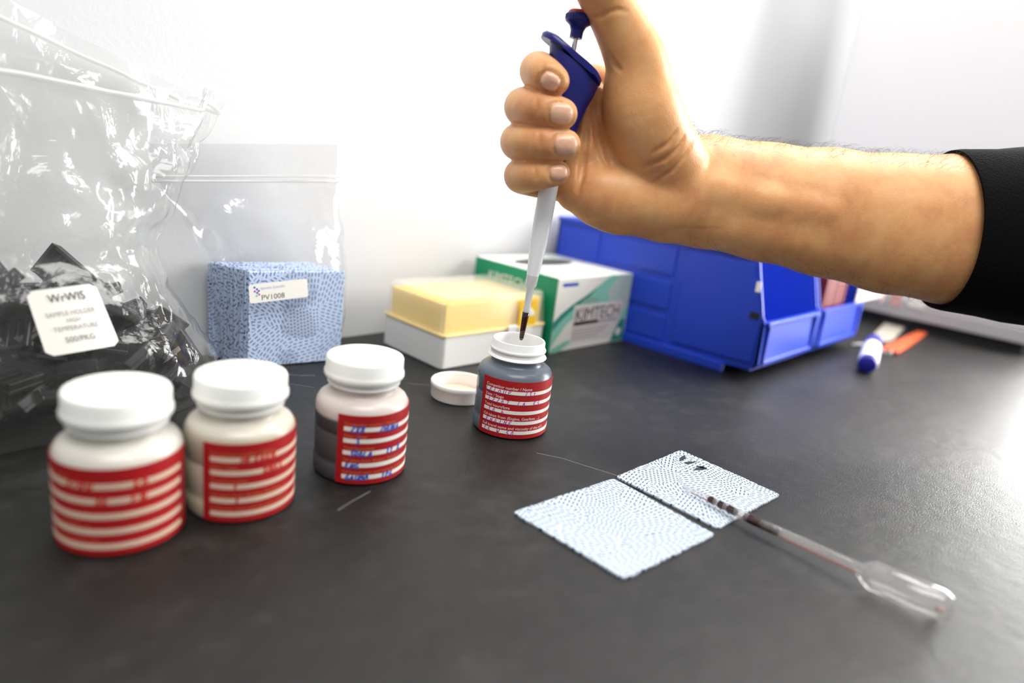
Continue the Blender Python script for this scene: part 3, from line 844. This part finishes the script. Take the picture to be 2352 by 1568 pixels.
# the sticker stands on the film just in front of the stack
sc_ = Vector(onY(641, 668, 392.5))
def stick(p): return sc_ + EV * p.x + Vector((0, 0, 1)) * (p.y + .0 * p.x) - NV * (p.z)
rot = math.radians(5.5)
def stick_r(p): return stick(Vector((p.x * math.cos(rot) - p.y * math.sin(rot), p.x * math.sin(rot) + p.y * math.cos(rot), p.z)))
bpy.data.objects.remove(st)
KS = .88
st = part('sticker', xf(prism(rounded(42 * KS, 13.6 * KS, 1.5), 0, .25, 'z'), stick_r), M_PAPER, t); st['label'] = 'small white sticker with a printed code'
part('lettering', xf(text_vf('PV1008', 5.4 * KS), lambda p: stick_r(Vector((p.x - 13 * KS, p.y - 5.2 * KS, .3)))), M_INKK, st)
part('lettering', xf(text_vf('Spectro Scientific', 2.5 * KS), lambda p: stick_r(Vector((p.x - 13 * KS, p.y + 2.6 * KS, .3)))), mat('pale_blue_print', (.25, .32, .55), .6), st)
for k, (dx, dy, m) in enumerate(((-17, 4.6, M_INKB), (-15.4, 3.2, M_INKB), (-17, 1.8, M_INKM), (-15.4, .6, M_INKB), (-14.2, -.8, M_INKM), (-16, -1.6, M_MINT), (-14.2, 1.9, M_INKB))):
    part('logo_dot', xf(prism([(dx * KS + .65 * math.cos(a), dy * KS + .65 * math.sin(a)) for a in np.linspace(0, 2 * math.pi, 9)[:-1]], .3, .36, 'z'), stick_r), m, st)

# large bag of black holders, mouth open
bag1 = bag([(.5, 72, 380, 98, 110, 38, 32, 1, .10, 1.2), (20, 74, 380, 95, 112, 40, 32, 1, .10, 3.0), (42, 76, 382, 82, 112, 37, 30, 1, .10, 4.5), (62, 77, 386, 68, 112, 33, 26, 1, .12, 5.0), (84, 79, 391, 64, 112, 27, 26, 1, .14, 6.0),
            (110, 81, 394, 76, 112, 26, 26, 1, .15, 7.0), (136, 82, 397, 90, 112, 27, 26, 1, .17, 5.0), (152, 84, 399, 98, 112, 26, 26, 1, .18, 3.0), (166, 85, 400, 104, 112, 25, 26, 1, .18, 2.5)], 150, 110, 1, 9, e=.62)
# mouth rises towards the left, the zip end hangs low at the right
for row in bag1:
    for p in row:
        k = max(0, (p.z - 90) / 76)
        p.z += k * (max(0, 185 - p.x) / 100) * (34 if p.y > 398 else 6) - k * 4
t = thing('zip_bag', 'large crumpled clear bag of black holders at the left edge', 'bag', (0, 0, 0))
part('film', loft(bag1, False), M_FILM, t, smooth=True)
r1 = bag1[-8]
def path_of(sel): return [tuple(p) for p in sel]
nn = len(r1)
part('zip_strip', tube(path_of([r1[k % nn] - Vector((0, 1.2, 0)) for k in range(nn // 2, nn + 1)]), 1.3, 8), M_ZIP, t, smooth=True)
part('zip_strip', tube(path_of([r1[k] + Vector((0, -1.2, 0)) for k in range(0, nn // 2)]), 1.3, 8), M_ZIP, t, smooth=True)

# black sample holders heaped in the bag
def holder_vf():
    v = [box(-15, 15, -9, 9, -2.2, 0), box(-15, -12.4, -9, 9, 0, 4), box(12.4, 15, -9, 9, 0, 4), box(-15, 15, -9, -7, 0, 3), box(-15, 15, 7, 9, 0, 3)]
    v += [box(-9 + 4 * k, -7.4 + 4 * k, -7, 7, 0, 1.6) for k in range(5)]
    return join(*v)
hme = None; cnt = 0
rnd = random.Random(11)
for lz in range(7):
    zc = 7 + lz * 9.6
    for lx in range(9):
        x = -10 + lx * 18.5 + (lz % 2) * 9 + rnd.uniform(-3, 3)
        for ly in range(2):
            y = 366 + ly * 26 + rnd.uniform(-3, 3) + (lz * 1.3) + x * .06
            xmax = 150 - lz * 4.5
            if x > xmax or x < -12: continue
            if lz == 6 and (x > 118 or rnd.random() < .2): continue
            if hme is None:
                o = part('sample_holder', holder_vf(), M_BLACKP, bevel=.35, bseg=1); hme = o.data
            else:
                o = bpy.data.objects.new('sample_holder', hme); COL.objects.link(o)
            o.location = (x * MM, y * MM, max(zc + rnd.uniform(-2, 2), 10) * MM)
            o.rotation_euler = (rnd.uniform(-1.3, 1.3), rnd.uniform(-.55, .55), rnd.uniform(-3.1, 3.1))
            cnt += 1
            tag(o, 'ribbed black plastic holder heaped inside the large clear bag', 'sample holder', 'black holders heaped in the large bag')
for (px, py, dep, ang, lab) in ((362, 772, 383, 1.0, 'black holder with pale pink stripe pressed on the bag side, upper one'), (385, 822, 378, .65, 'black holder with pale pink stripe pressed on the bag side, lower one')):
    c = at(px, py, dep)
    o = part('sample_holder', holder_vf(), M_BLACKP, bevel=.35, bseg=1)
    Xv = (Vector(CR) * math.cos(ang) + Vector(CU) * math.sin(ang)).normalized(); Zv = (-Vector(CF) + Vector((0, 0, .2))).normalized(); Yv = Zv.cross(Xv).normalized(); Xv = Yv.cross(Zv)
    mw = Matrix.Identity(4)
    for i in range(3): mw[i][0], mw[i][1], mw[i][2], mw[i][3] = Xv[i], Yv[i], -Zv[i], c[i] * MM
    o.matrix_world = mw
    tag(o, lab, 'sample holder', 'black holders heaped in the large bag')
    part('stripe', prism([(-9, -1.2), (0, -2.4), (9, -1.4), (9, 1.2), (0, .8), (-9, 1.6)], -2.5, -2.2, 'z'), M_STRIPE, o)

# sticker of the large bag
s4 = [Vector(onY(58, 670, 345)), Vector(onY(218, 650, 345)), Vector(onY(277, 792, 337)), Vector(onY(108, 820, 336))]
def s1map(u, v, lift=0.0):
    p = (s4[0] * (1 - u) + s4[1] * u) * (1 - v) + (s4[3] * (1 - u) + s4[2] * u) * v
    nrm = (s4[1] - s4[0]).cross(s4[3] - s4[0]).normalized()
    if nrm.dot(Vector(CF)) > 0: nrm = -nrm
    return p + nrm * (lift + 1.2 * math.sin(u * 3.1) - .6)
rp_ = rounded(1, 1, .09)
g = [[None] * 15 for _ in range(15)]
def sq(u):   # rounded outline by squeezing rows near the top and bottom
    return u
vs, fs = [], []
for i in range(15):
    v_ = i / 14; edge = min(v_, 1 - v_); ins = 0 if edge > .09 else .09 - math.sqrt(max(0, .09 ** 2 - (.09 - edge) ** 2))
    for j in range(15):
        u_ = ins + (1 - 2 * ins) * j / 14
        g[i][j] = s1map(u_, v_)
st = part('sticker', sheet(g, .3, tuple(-Vector(CF))), M_PAPER, t, smooth=True, auto=40); st['label'] = 'white rounded paper sticker with grey printed lines'
def s1text(s, size, u0, v0, m):
    vf = text_vf(s, size, 'CENTER')
    part('lettering', xf(vf, lambda p: s1map(u0 + p.x / 36.0, v0 - p.y / 34.0, .45)), m, st)
s1text('WrWIS', 6.0, .52, .21, M_INKK)
s1text('SAMPLE HOLDER', 3.3, .50, .42, M_INKG)
s1text('HIGH', 3.0, .50, .53, M_INKG)
s1text('TEMPERATURE', 3.4, .50, .65, M_INKG)
s1text('500/PKG', 4.0, .50, .83, mat('dark_grey_ink', (.2, .19, .19), .6))

# ------------------------------------------------------------------ pipette in the hand
# axis frame: origin at the tip mouth, e1 to the viewer's right, e2 along the pipette, e3 towards the viewer
TIP = Vector(at(1197, 779, 387.5)); BTN = Vector(at(1331, 40, 345.5))
E2 = (BTN - TIP).normalized(); E3 = (-Vector(CF) - E2 * (-Vector(CF)).dot(E2)).normalized(); E1 = E2.cross(E3).normalized()
LP = (BTN - TIP).length
def pp(x, y, z): return TIP + E1 * x + E2 * y + E3 * z
def plathe(prof, n=36): return xf(lathe(prof, n), lambda p: pp(p.x, p.z, p.y))
def yof(py): return (779 - py) / (779 - 40.0) * LP * (1.0 + .055 * (py - 40) / 739.0 * (1 - (py - 40) / 739.0) * -1)
t = thing('pipette', 'white and navy handheld pipette gripped in the fist above the open jar', 'pipette', tuple(TIP))
def P_(name, vf, m, parent=None, **kw):
    o = part(name, vf, m, parent or t, **kw)
    if parent is None: o.matrix_parent_inverse = Matrix.Translation(TIP * MM).inverted()
    return o
o_tip = P_('disposable_tip', plathe([(.75, 0), (1.15, .4), (1.5, 6), (1.95, 16), (2.1, 30), (3.2, 31.5), (3.5, 38), (3.3, 38.2), (2.4, 38.0), (1.8, 30), (1.5, 16), (1.0, 2), (.7, .3)], 28), M_TIPCLEAR, smooth=True, auto=40)
P_('oil_in_tip', plathe([(0, -.6), (.9, -.2), (1.3, 1.0), (1.6, 6), (1.92, 13), (2.02, 16), (1.4, 16.4), (0, 16.2)], 20), M_OIL, smooth=True, auto=60)
P_('shaft', plathe([(0, 34), (2.6, 34), (3.3, 36.0), (3.5, 37.5), (4.1, 46), (4.75, 56), (5.0, 70), (5.1, 100), (5.1, 116), (0, 116)], 32), M_SHAFT, smooth=True, auto=50)
# handle: oval sections along the axis, flaring into the finger rest
secs = []
for y, xl, xr, zf in ((96, 6.0, 5.6, 6.0), (104, 8.2, 7.4, 8.0), (112, 8.6, 9.0, 8.8), (122, 9.0, 10.2, 9.4), (132, 9.4, 12.2, 9.8), (140, 10.6, 14.4, 10.0), (146, 12, 15.6, 10.2), (149.6, 12.8, 16.0, 9.6)):
    secs.append([pp((xr if math.cos(a) > 0 else xl) * sup(math.cos(a), .8), y + (-.5 * (xr if math.cos(a) > 0 else xl) * math.cos(a) * max(0, (y - 110) / 36)), zf * sup(math.sin(a), .9)) for a in np.linspace(0, 2 * math.pi, 41)[:-1]])
P_('handle', loft(secs), M_NAVY, smooth=True, auto=50)
# slanted finger-rest crest over the handle
prof = [(-17.5, 158.2), (-17.2, 160.2), (-15.5, 161.2), (-11, 160.4), (-5, 157.2), (3, 152.6), (10, 148.6), (15, 145.2), (17.0, 142.6), (16.6, 140.2), (14.0, 141.0), (8, 144.6), (1, 149), (-6, 153.5), (-12, 156.8), (-16, 157.4)]
v, f = [], []
nz = 13
for k in range(nz):
    z = -10.5 + 21 * k / (nz - 1); q = math.sqrt(max(0.0, 1 - (abs(z) / 11.6) ** 2.6))
    for x, y in prof:
        v.append(tuple(pp(x * (.35 + .65 * q) if x < 0 else x * (.55 + .45 * q), 151 + (y - 151) * (.4 + .6 * q), z)))
m_ = len(prof)
for k in range(nz - 1):
    for i in range(m_):
        j = (i + 1) % m_; f.append((k * m_ + i, k * m_ + j, (k + 1) * m_ + j, (k + 1) * m_ + i))
f += [tuple(range(m_)), tuple((nz - 1) * m_ + i for i in range(m_ - 1, -1, -1))]
P_('finger_rest', (v, f), M_NAVY, smooth=True, auto=60)
P_('plunger_rod', plathe([(0, 148), (1.25, 148), (1.25, LP - 8), (0, LP - 8)], 16), M_STEEL, smooth=True, auto=50)
bt = P_('plunger_button', plathe([(0, LP - 10), (3.2, LP - 10), (3.3, LP - 6.5), (4.3, LP - 4.2), (6.6, LP - 2.6), (6.9, LP - 1.8), (6.9, LP + .8), (6.2, LP + 1.4), (0, LP + 1.4)], 40), M_NAVY, smooth=True, auto=50)
for k in range(30):
    a = 2 * math.pi * k / 30
    c0 = (6.9 * math.cos(a), 6.9 * math.sin(a))
    part('knurl', tube([tuple(pp(c0[0], LP - 1.6, c0[1])), tuple(pp(c0[0], LP + .6, c0[1]))], .28, 6), M_NAVY, bt)
P_('button_cap', plathe([(0, LP + 1.3), (6.0, LP + 1.3), (6.0, LP + 2.2), (5.2, LP + 2.9), (2.5, LP + 3.2), (0, LP + 3.2)], 32), M_REDP, smooth=True, auto=50)

# ------------------------------------------------------------------ hand and forearm: one continuous skin
# modelled as a distance field (mm, in axes x right, y up, z towards the viewer) and polygonised
def DD(y): return 349 + .0583 * (y - 142)
def nodep(n):
    px, py, dd, r = n[:4]; d = DD(min(max(py, -100), 600)) + dd
    return np.array([(px - 1176) / FPX * d, -(py - 784) / FPX * d, -d]), r * d / FPX

VX = 0.85
LO = np.array([-12., -2., -446.]); HI = np.array([330., 208., -306.])
SH = np.ceil((HI - LO) / VX).astype(int) + 1
GX, GY, GZ = [(LO[i] + VX * np.arange(SH[i])).astype(np.float32) for i in range(3)]


def smin(a, b, k):
    h = np.maximum(k - np.abs(a - b), 0) / k
    return np.minimum(a, b) - h * h * k * .25


def smax(a, b, k): return -smin(-a, -b, k)


class Field:
    def __init__(s): s.a = np.full(SH, 40.0, np.float32)
    def apply(s, lo, hi, fn, k, op=smin):
        i0 = np.maximum(np.floor((np.array(lo) - LO) / VX).astype(int), 0); i1 = np.minimum(np.ceil((np.array(hi) - LO) / VX).astype(int) + 1, SH)
        if (i1 <= i0).any(): return
        sl = tuple(slice(a, b) for a, b in zip(i0, i1))
        x, y, z = GX[sl[0]][:, None, None], GY[sl[1]][None, :, None], GZ[sl[2]][None, None, :]
        s.a[sl] = op(s.a[sl], fn(x, y, z), k)


def cone(F, a, ra, b, rb, k, zs=1.0, op=smin, pad=9.0):
    """rounded cone, its depth squeezed by zs."""
    R = max(ra, rb) + pad
    lo = np.minimum(a, b) - R; hi = np.maximum(a, b) + R
    A = np.array([a[0], a[1], a[2] / zs]); D = np.array([b[0], b[1], b[2] / zs]) - A; dd = float(D @ D) + 1e-9
    def fn(x, y, z):
        zz = z / zs
        h = np.clip(((x - A[0]) * D[0] + (y - A[1]) * D[1] + (zz - A[2]) * D[2]) / dd, 0, 1)
        return (np.sqrt((x - A[0] - h * D[0]) ** 2 + (y - A[1] - h * D[1]) ** 2 + (zz - A[2] - h * D[2]) ** 2) - (ra + h * (rb - ra))) * (zs if zs < 1 else 1.0)
    F.apply(lo, hi, fn, k, op)


def chain(F, ns, k, zs=1.0, sub=1):
    ps = [nodep(n) for n in ns]
    if sub > 1:
        Q = np.array([list(p) + [r] for p, r in ps]); E_ = np.vstack([2 * Q[0] - Q[1], Q, 2 * Q[-1] - Q[-2]]); ps = []
        for i in range(len(Q) - 1):
            a, b, c, d = E_[i:i + 4]
            for j in range(sub):
                t_ = j / sub; q = .5 * (2 * b + (c - a) * t_ + (2 * a - 5 * b + 4 * c - d) * t_ ** 2 + (3 * b - a - 3 * c + d) * t_ ** 3)
                ps.append((q[:3], q[3]))
        ps.append((Q[-1][:3], Q[-1][3]))
    for (a, ra), (b, rb) in zip(ps, ps[1:]): cone(F, a, ra, b, rb, k, zs)


FINGERS = [
    [(1356, 200, 34, 40), (1290, 182, 24, 38), (1239, 164, 4, 41.5), (1244, 168, -9, 40), (1256, 174, -17, 37), (1277, 187, -18, 31)],
    [(1358, 250, 34, 44), (1280, 248, 22, 42), (1205, 246, 5, 42.5), (1216, 248, -9, 41), (1245, 252, -17, 39), (1292, 262, -18.5, 34.5)],
    [(1355, 330, 34, 44), (1275, 328, 22, 41), (1194, 326, 5, 40.5), (1208, 327, -9, 40), (1243, 328, -17, 37.5), (1300, 332, -18.5, 33.5)],
    [(1345, 424, 32, 40), (1270, 420, 20, 38), (1200, 405, 5, 38.5), (1212, 403, -7, 37), (1236, 401, -14, 33.5), (1282, 397, -16, 27.5)],
]
G = None
for fg in FINGERS:
    f_ = Field(); chain(f_, fg, 1.0, sub=5)
    if G is None: G = f_
    else: G.a = smin(G.a, f_.a, np.float32(.9))
A_ = Field()
W0 = (1572, 430, 31, 62)
for fg in FINGERS:
    m0 = fg[0]
    chain(A_, [(m0[0] + 6, m0[1], m0[2], 46), (1470, 300 + (m0[1] - 300) * .75 + 40, 32, 52), W0], 10)
# heel of the hand on the little-finger side
chain(A_, [(1326, 432, 15, 44), (1372, 446, 14, 58), (1430, 456, 18, 71), (1530, 462, 26, 82), (1600, 455, 32, 86)], 12)
# ball of the thumb and thumb
chain(A_, [(1545, 398, 25, 84), (1502, 330, 15, 86), (1476, 262, 9, 83), (1466, 205, 8, 72), (1463, 146, 6, 61), (1440, 92, 4, 55.5), (1398, 12, 0, 48.5), (1374, -30, -4, 45), (1348, -66, -8, 38)], 4, sub=4)
# web between thumb and index finger
chain(A_, [(1470, 222, 26, 46), (1410, 214, 34, 38), (1352, 206, 36, 38)], 9)
# folds of the palm beside the handle
chain(A_, [(1362, 214, 20, 24), (1350, 280, 17, 25), (1340, 345, 15, 26), (1322, 410, 13, 26), (1308, 452, 14, 24)], 4)
chain(A_, [(1392, 300, 20, 30), (1388, 370, 18, 34), (1360, 440, 16, 34)], 6)
# forearm, flatter front to back
chain(A_, [(1560, 430, 33, 92), (1600, 436, 34, 113), (1650, 445, 34, 116), (1760, 465, 36, 126), (1900, 489, 37, 138), (2050, 515, 37, 151), (2200, 529, 36, 164), (2440, 544, 34, 186)], 8, zs=.76)
# tendons of the inner wrist
chain(A_, [(1545, 418, 12, 20), (1640, 436, 15.0, 15), (1760, 462, 14.6, 12), (1900, 486, 13, 6)], 10)
chain(A_, [(1312, 335, 17, 26), (1300, 375, 18, 30), (1288, 420, 18, 30)], 5)
chain(A_, [(1530, 505, 24, 30), (1660, 520, 23, 26), (1800, 545, 22, 24), (1950, 580, 21, 16)], 9)
H_ = Field(); H_.a = smin(A_.a, G.a, np.float32(2.6)); del A_


def surf(px, py, d0=312.0, d1=440.0):
    """depth at which a sight line meets the skin."""
    ds = np.arange(d0, d1, .25)
    X = np.stack([(px - 1176) / FPX * ds, -(py - 784) / FPX * ds, -ds], 1)
    I = (X - LO) / VX; ok = ((I >= 0) & (I < SH - 1)).all(1)
    if not ok.any(): return None
    J = I[ok]; b = J.astype(int); q = (J - b)
    val = 0
    for cx in (0, 1):
        for cy_ in (0, 1):
            for cz in (0, 1):
                wgt = (q[:, 0] if cx else 1 - q[:, 0]) * (q[:, 1] if cy_ else 1 - q[:, 1]) * (q[:, 2] if cz else 1 - q[:, 2])
                val = val + wgt * H_.a[b[:, 0] + cx, b[:, 1] + cy_, b[:, 2] + cz]
    ii = np.nonzero(val < 0)[0]
    return ds[ok][ii[0]] if len(ii) else None


def groove(pts, r, lift, k):
    """crease: a thin channel pressed into the skin along a polyline."""
    P = []
    for a, b in zip(pts, pts[1:]):
        n = max(2, int(math.hypot(b[0] - a[0], b[1] - a[1]) / 8))
        P += [(a[0] + (b[0] - a[0]) * i / n, a[1] + (b[1] - a[1]) * i / n) for i in range(n)]
    P.append(pts[-1]); Q = []
    for x, y in P:
        d = surf(x, y)
        if d is not None: Q.append(np.array([(x - 1176) / FPX * (d - lift), -(y - 784) / FPX * (d - lift), -(d - lift)]))
    m = len(Q)
    todo = []
    for i in range(m - 1):
        if np.linalg.norm(Q[i + 1] - Q[i]) > 7: continue
        e = min(i, m - 2 - i) / max(1, m / 2); rr = r * (.45 + .55 * min(1, e * 2.2))
        todo.append((Q[i], Q[i + 1], rr))
    return todo, k


def neg(F, a, ra, b, rb, k):
    lo = np.minimum(a, b) - ra - 5; hi = np.maximum(a, b) + ra + 5
    D = b - a; dd = float(D @ D) + 1e-9
    def fn(x, y, z):
        h = np.clip(((x - a[0]) * D[0] + (y - a[1]) * D[1] + (z - a[2]) * D[2]) / dd, 0, 1)
        return -(np.sqrt((x - a[0] - h * D[0]) ** 2 + (y - a[1] - h * D[1]) ** 2 + (z - a[2] - h * D[2]) ** 2) - ra)
    F.apply(lo, hi, fn, k, smax)


CREASES = [
    ([(1366, 205), (1363, 250), (1372, 310), (1386, 360), (1400, 385)], 1.5, .3, 2.0),
    ([(1352, 262), (1346, 330), (1336, 400), (1326, 440)], 1.4, .2, 2.0),
    ([(1572, 316), (1556, 342), (1528, 366), (1480, 384)], .7, .35, 1.8),
    ([(1592, 326), (1572, 360), (1545, 392), (1500, 420)], .6, .45, 1.8),
    ([(1555, 300), (1535, 330), (1500, 352)], .7, .4, 1.6),
    ([(1400, 124), (1410, 148), (1424, 160)], 1.0, .3, 1.6),
    ([(1364, 42), (1380, 38), (1402, 26)], .8, .3, 1.5),
    ([(1440, 26), (1420, 22), (1400, 28)], .5, .4, 1.5),
    ([(1250, 212), (1275, 216), (1300, 208)], .8, .2, 1.4),
    ([(1232, 222), (1234, 246), (1230, 272)], .6, .33, 1.4),
    ([(1238, 300), (1240, 326), (1236, 352)], .6, .33, 1.4),
    ([(1228, 378), (1231, 400), (1226, 426)], .6, .33, 1.4),
    ([(1248, 142), (1246, 168), (1240, 192)], .5, .33, 1.4),
]
jobs = [groove(*c) for c in CREASES]
for todo, k in jobs:
    for a, b, r in todo: neg(H_, a, r, b, r, k)

# nails: sunk beds first, then separate plates
NAILS = [  # centre px, direction to the tip (px), half length, half width
    ((1264, 187), (1.0, .62), 24, 21),
    ((1290, 261), (1.0, .10), 28, 26),
    ((1301, 332), (1.0, .02), 28, 25),
    ((1284, 396), (1.0, -.10), 22, 20.5),
]
nail_grids = []
for (cx, cyy), (dx, dy), hl, hw in NAILS:
    q = math.hypot(dx, dy); dx, dy = dx / q, dy / q
    g = []
    n1_, n2_ = 13, 13
    d_c = surf(cx, cyy)
    for i in range(n1_):
        row = []
        for j in range(n2_):
            u, v_ = -1 + 2 * i / (n1_ - 1), -1 + 2 * j / (n2_ - 1)
            # square to rounded-square map
            uu = u * math.sqrt(1 - .36 * v_ * v_); vv = v_ * math.sqrt(1 - .36 * u * u)
            x = cx + dx * uu * hl * 1.05 - dy * vv * hw * 1.05; y = cyy + dy * uu * hl * 1.05 + dx * vv * hw * 1.05
            d = surf(x, y) or d_c
            row.append((x, y, d, u, v_))
        g.append(row)
    nail_grids.append(g)
for g in nail_grids:
    ring = [g[0][j] for j in range(13)] + [g[i][12] for i in range(1, 13)] + [g[12][j] for j in range(11, -1, -1)] + [g[i][0] for i in range(11, 0, -1)]
    Q = [np.array([(x - 1176) / FPX * (d - .1), -(y - 784) / FPX * (d - .1), -(d - .1)]) for x, y, d, _, _ in ring]
    for a, b in zip(Q, Q[1:] + Q[:1]):
        if np.linalg.norm(a - b) < 5: neg(H_, a, .55, b, .55, 1.0)


def surface_nets(Fa):
    s = Fa < 0
    nx, ny, nz_ = Fa.shape
    cnt_ = np.zeros((nx - 1, ny - 1, nz_ - 1), np.uint8)
    for i in (0, 1):
        for j in (0, 1):
            for k in (0, 1): cnt_ += s[i:nx - 1 + i, j:ny - 1 + j, k:nz_ - 1 + k]
    act = (cnt_ > 0) & (cnt_ < 8)
    cells = np.argwhere(act); idx = np.full(act.shape, -1, np.int32); idx[act] = np.arange(len(cells))
    P = np.zeros((len(cells), 3)); C_ = np.zeros(len(cells))
    cor = [(i, j, k) for i in (0, 1) for j in (0, 1) for k in (0, 1)]
    vals = {c: Fa[cells[:, 0] + c[0], cells[:, 1] + c[1], cells[:, 2] + c[2]].astype(float) for c in cor}
    for c in cor:
        for ax_ in range(3):
            if c[ax_]: continue
            d = list(c); d[ax_] = 1; d = tuple(d)
            va, vb = vals[c], vals[d]; m = (va < 0) != (vb < 0)
            tt = np.where(m, va / np.where(m, va - vb, 1), 0)
            pt = np.array(c, float)[None] + 0 * P; pt[:, ax_] += tt
            P[m] += pt[m]; C_[m] += 1
    V = LO + VX * (cells + P / C_[:, None])
    quads = []
    for ax_ in range(3):
        sl0 = [slice(1, -1)] * 3; sl1 = [slice(1, -1)] * 3
        sl0[ax_] = slice(0, Fa.shape[ax_] - 1); sl1[ax_] = slice(1, Fa.shape[ax_])
        a, b = s[tuple(sl0)], s[tuple(sl1)]
        e = np.argwhere(a != b); fl = a[tuple(e.T)]
        o_ = e + 1; o_[:, ax_] = e[:, ax_]
        u_, v_ = [(1, 2), (2, 0), (0, 1)][ax_]
        def cell(du, dv):
            q = o_.copy(); q[:, u_] -= du; q[:, v_] -= dv
            return idx[tuple(q.T)]
        q4 = np.stack([cell(1, 1), cell(0, 1), cell(0, 0), cell(1, 0)], 1)
        q4[~fl] = q4[~fl][:, ::-1]
        quads.append(q4)
    return V, np.concatenate(quads)


HV, HQ = surface_nets(H_.a)
HQ = HQ[(HQ >= 0).all(1)]
for it in range(4):      # light smoothing that keeps volume
    for lam in (.5, -.52):
        acc = np.zeros_like(HV); c_ = np.zeros(len(HV))
        for a, b in ((0, 1), (1, 2), (2, 3), (3, 0)):
            np.add.at(acc, HQ[:, a], HV[HQ[:, b]]); np.add.at(acc, HQ[:, b], HV[HQ[:, a]])
            np.add.at(c_, HQ[:, a], 1); np.add.at(c_, HQ[:, b], 1)
        HV = HV + lam * (acc / np.maximum(c_, 1)[:, None] - HV)
CAMB = np.stack([CR, CU, -CF], 1)


def to_world(v): return CC + np.asarray(v) @ CAMB.T


WV = to_world(HV)
person = thing('person', 'bare right forearm in black sleeve, fist gripping the pipette, thumb up', 'person', tuple(WV.mean(0)))
PB = WV.mean(0)
me = bpy.data.meshes.new('hand_and_forearm')
me.from_pydata(((WV - PB) * MM).tolist(), [], HQ.tolist()); me.update()
bm = bmesh.new(); bm.from_mesh(me)
bmesh.ops.recalc_face_normals(bm, faces=bm.faces); bm.to_mesh(me); bm.free()
me.polygons.foreach_set('use_smooth', [True] * len(me.polygons))
me.materials.append(M_SKIN)
ho = bpy.data.objects.new('hand_and_forearm', me); COL.objects.link(ho); ho.parent = person
for g in nail_grids:
    grid = []
    for row in g:
        r_ = []
        for x, y, d, u, v_ in row:
            rr = max(abs(u), abs(v_))
            x0, y0 = g[6][6][0], g[6][6][1]
            sx, sy = x0 + (x - x0) * .93, y0 + (y - y0) * .93
            dd = (surf(sx, sy) or d)
            dd = min(dd, d + 1.0) - .42 + .25 * rr ** 6
            r_.append(to_world(np.array([(sx - 1176) / FPX * dd, -(sy - 784) / FPX * dd, -dd])) - PB)
        grid.append(r_)
    part('fingernail', sheet(grid, .8, tuple(-Vector(CF))), M_NAIL, person, smooth=True, auto=60)

# sleeve
def ring_at(px, py, dd, rpx, zs, n=56, lean=0.0):
    c, r = nodep((px, py, dd, rpx))
    return [to_world(c + np.array([r * math.sin(a) * .045 + lean * r * math.cos(a), r * math.sin(a), r * zs * math.cos(a)])) - PB for a in np.linspace(0, 2 * math.pi, n + 1)[:-1]]
outer = [ring_at(x, y, dd, r, .82, lean=-.02) for x, y, dd, r in ((2172, 529, 36, 170), (2165, 529, 36, 174), (2165, 529, 36, 180), (2178, 530, 36, 183), (2260, 536, 36, 190), (2320, 540, 36, 199), (2380, 543, 36, 206), (2470, 548, 35, 217), (2600, 556, 34, 229), (2900, 572, 32, 250), (3300, 592, 30, 275))]
for i, row in enumerate(outer):
    if i > 3:
        for k, p in enumerate(row):
            row[k] = p + np.array([0, 0, 1.0]) * 1.6 * mnoise.noise(Vector((p[0] * .05, p[1] * .05, p[2] * .09)))
inner = [ring_at(x, y, dd, r, .82, lean=-.02) for x, y, dd, r in ((3300, 592, 30, 265), (2600, 556, 34, 221), (2300, 538, 36, 184), (2172, 529, 36, 170))]
part('sleeve', loft(outer + inner, False), M_SLEEVE, person, smooth=True, auto=70)

# arm hair: short fine strands on the forearm
bmn = np.zeros_like(WV)
e1_, e2_ = WV[HQ[:, 1]] - WV[HQ[:, 0]], WV[HQ[:, 3]] - WV[HQ[:, 0]]
fn_ = np.cross(e1_, e2_)
for k in range(4): np.add.at(bmn, HQ[:, k], fn_)
bmn /= np.linalg.norm(bmn, axis=1)[:, None] + 1e-9
if ((WV - PB) * bmn).sum() < 0: bmn = -bmn
rng = np.random.default_rng(3)
loc = HV; cand = np.nonzero((loc[:, 0] > 95) & (loc[:, 0] < 262))[0]
ny_ = bmn @ CU; nz_c = bmn @ (-CF)
wgt = np.where(ny_[cand] > .55, 1.0, np.where((ny_[cand] < -.8), .3, 0.0)) * (nz_c[cand] > -.9)
pick = rng.choice(cand, 1100, p=wgt / wgt.sum())
hv, hf = [], []
for i in pick:
    p = WV[i] - PB; n_ = bmn[i]
    tdir = CR * rng.uniform(-.2, 1.0) + CU * rng.uniform(-.3, .3) - CF * rng.uniform(-.6, .6)
    tdir = tdir - n_ * (tdir @ n_); tdir /= np.linalg.norm(tdir) + 1e-9
    ln = rng.uniform(3.5, 8.0); pts = [tuple(p - n_ * .2), tuple(p + n_ * ln * .32 + tdir * ln * .3), tuple(p + n_ * ln * .42 + tdir * ln * .75), tuple(p + n_ * ln * .36 + tdir * ln)]
    v, f = tube(pts, [.05, .045, .035, .012], 3, cap=False)
    o_ = len(hv); hv += v; hf += [tuple(q + o_ for q in z_) for z_ in f]
part('arm_hair', (hv, hf), M_HAIR, person, smooth=True, kind='stuff')
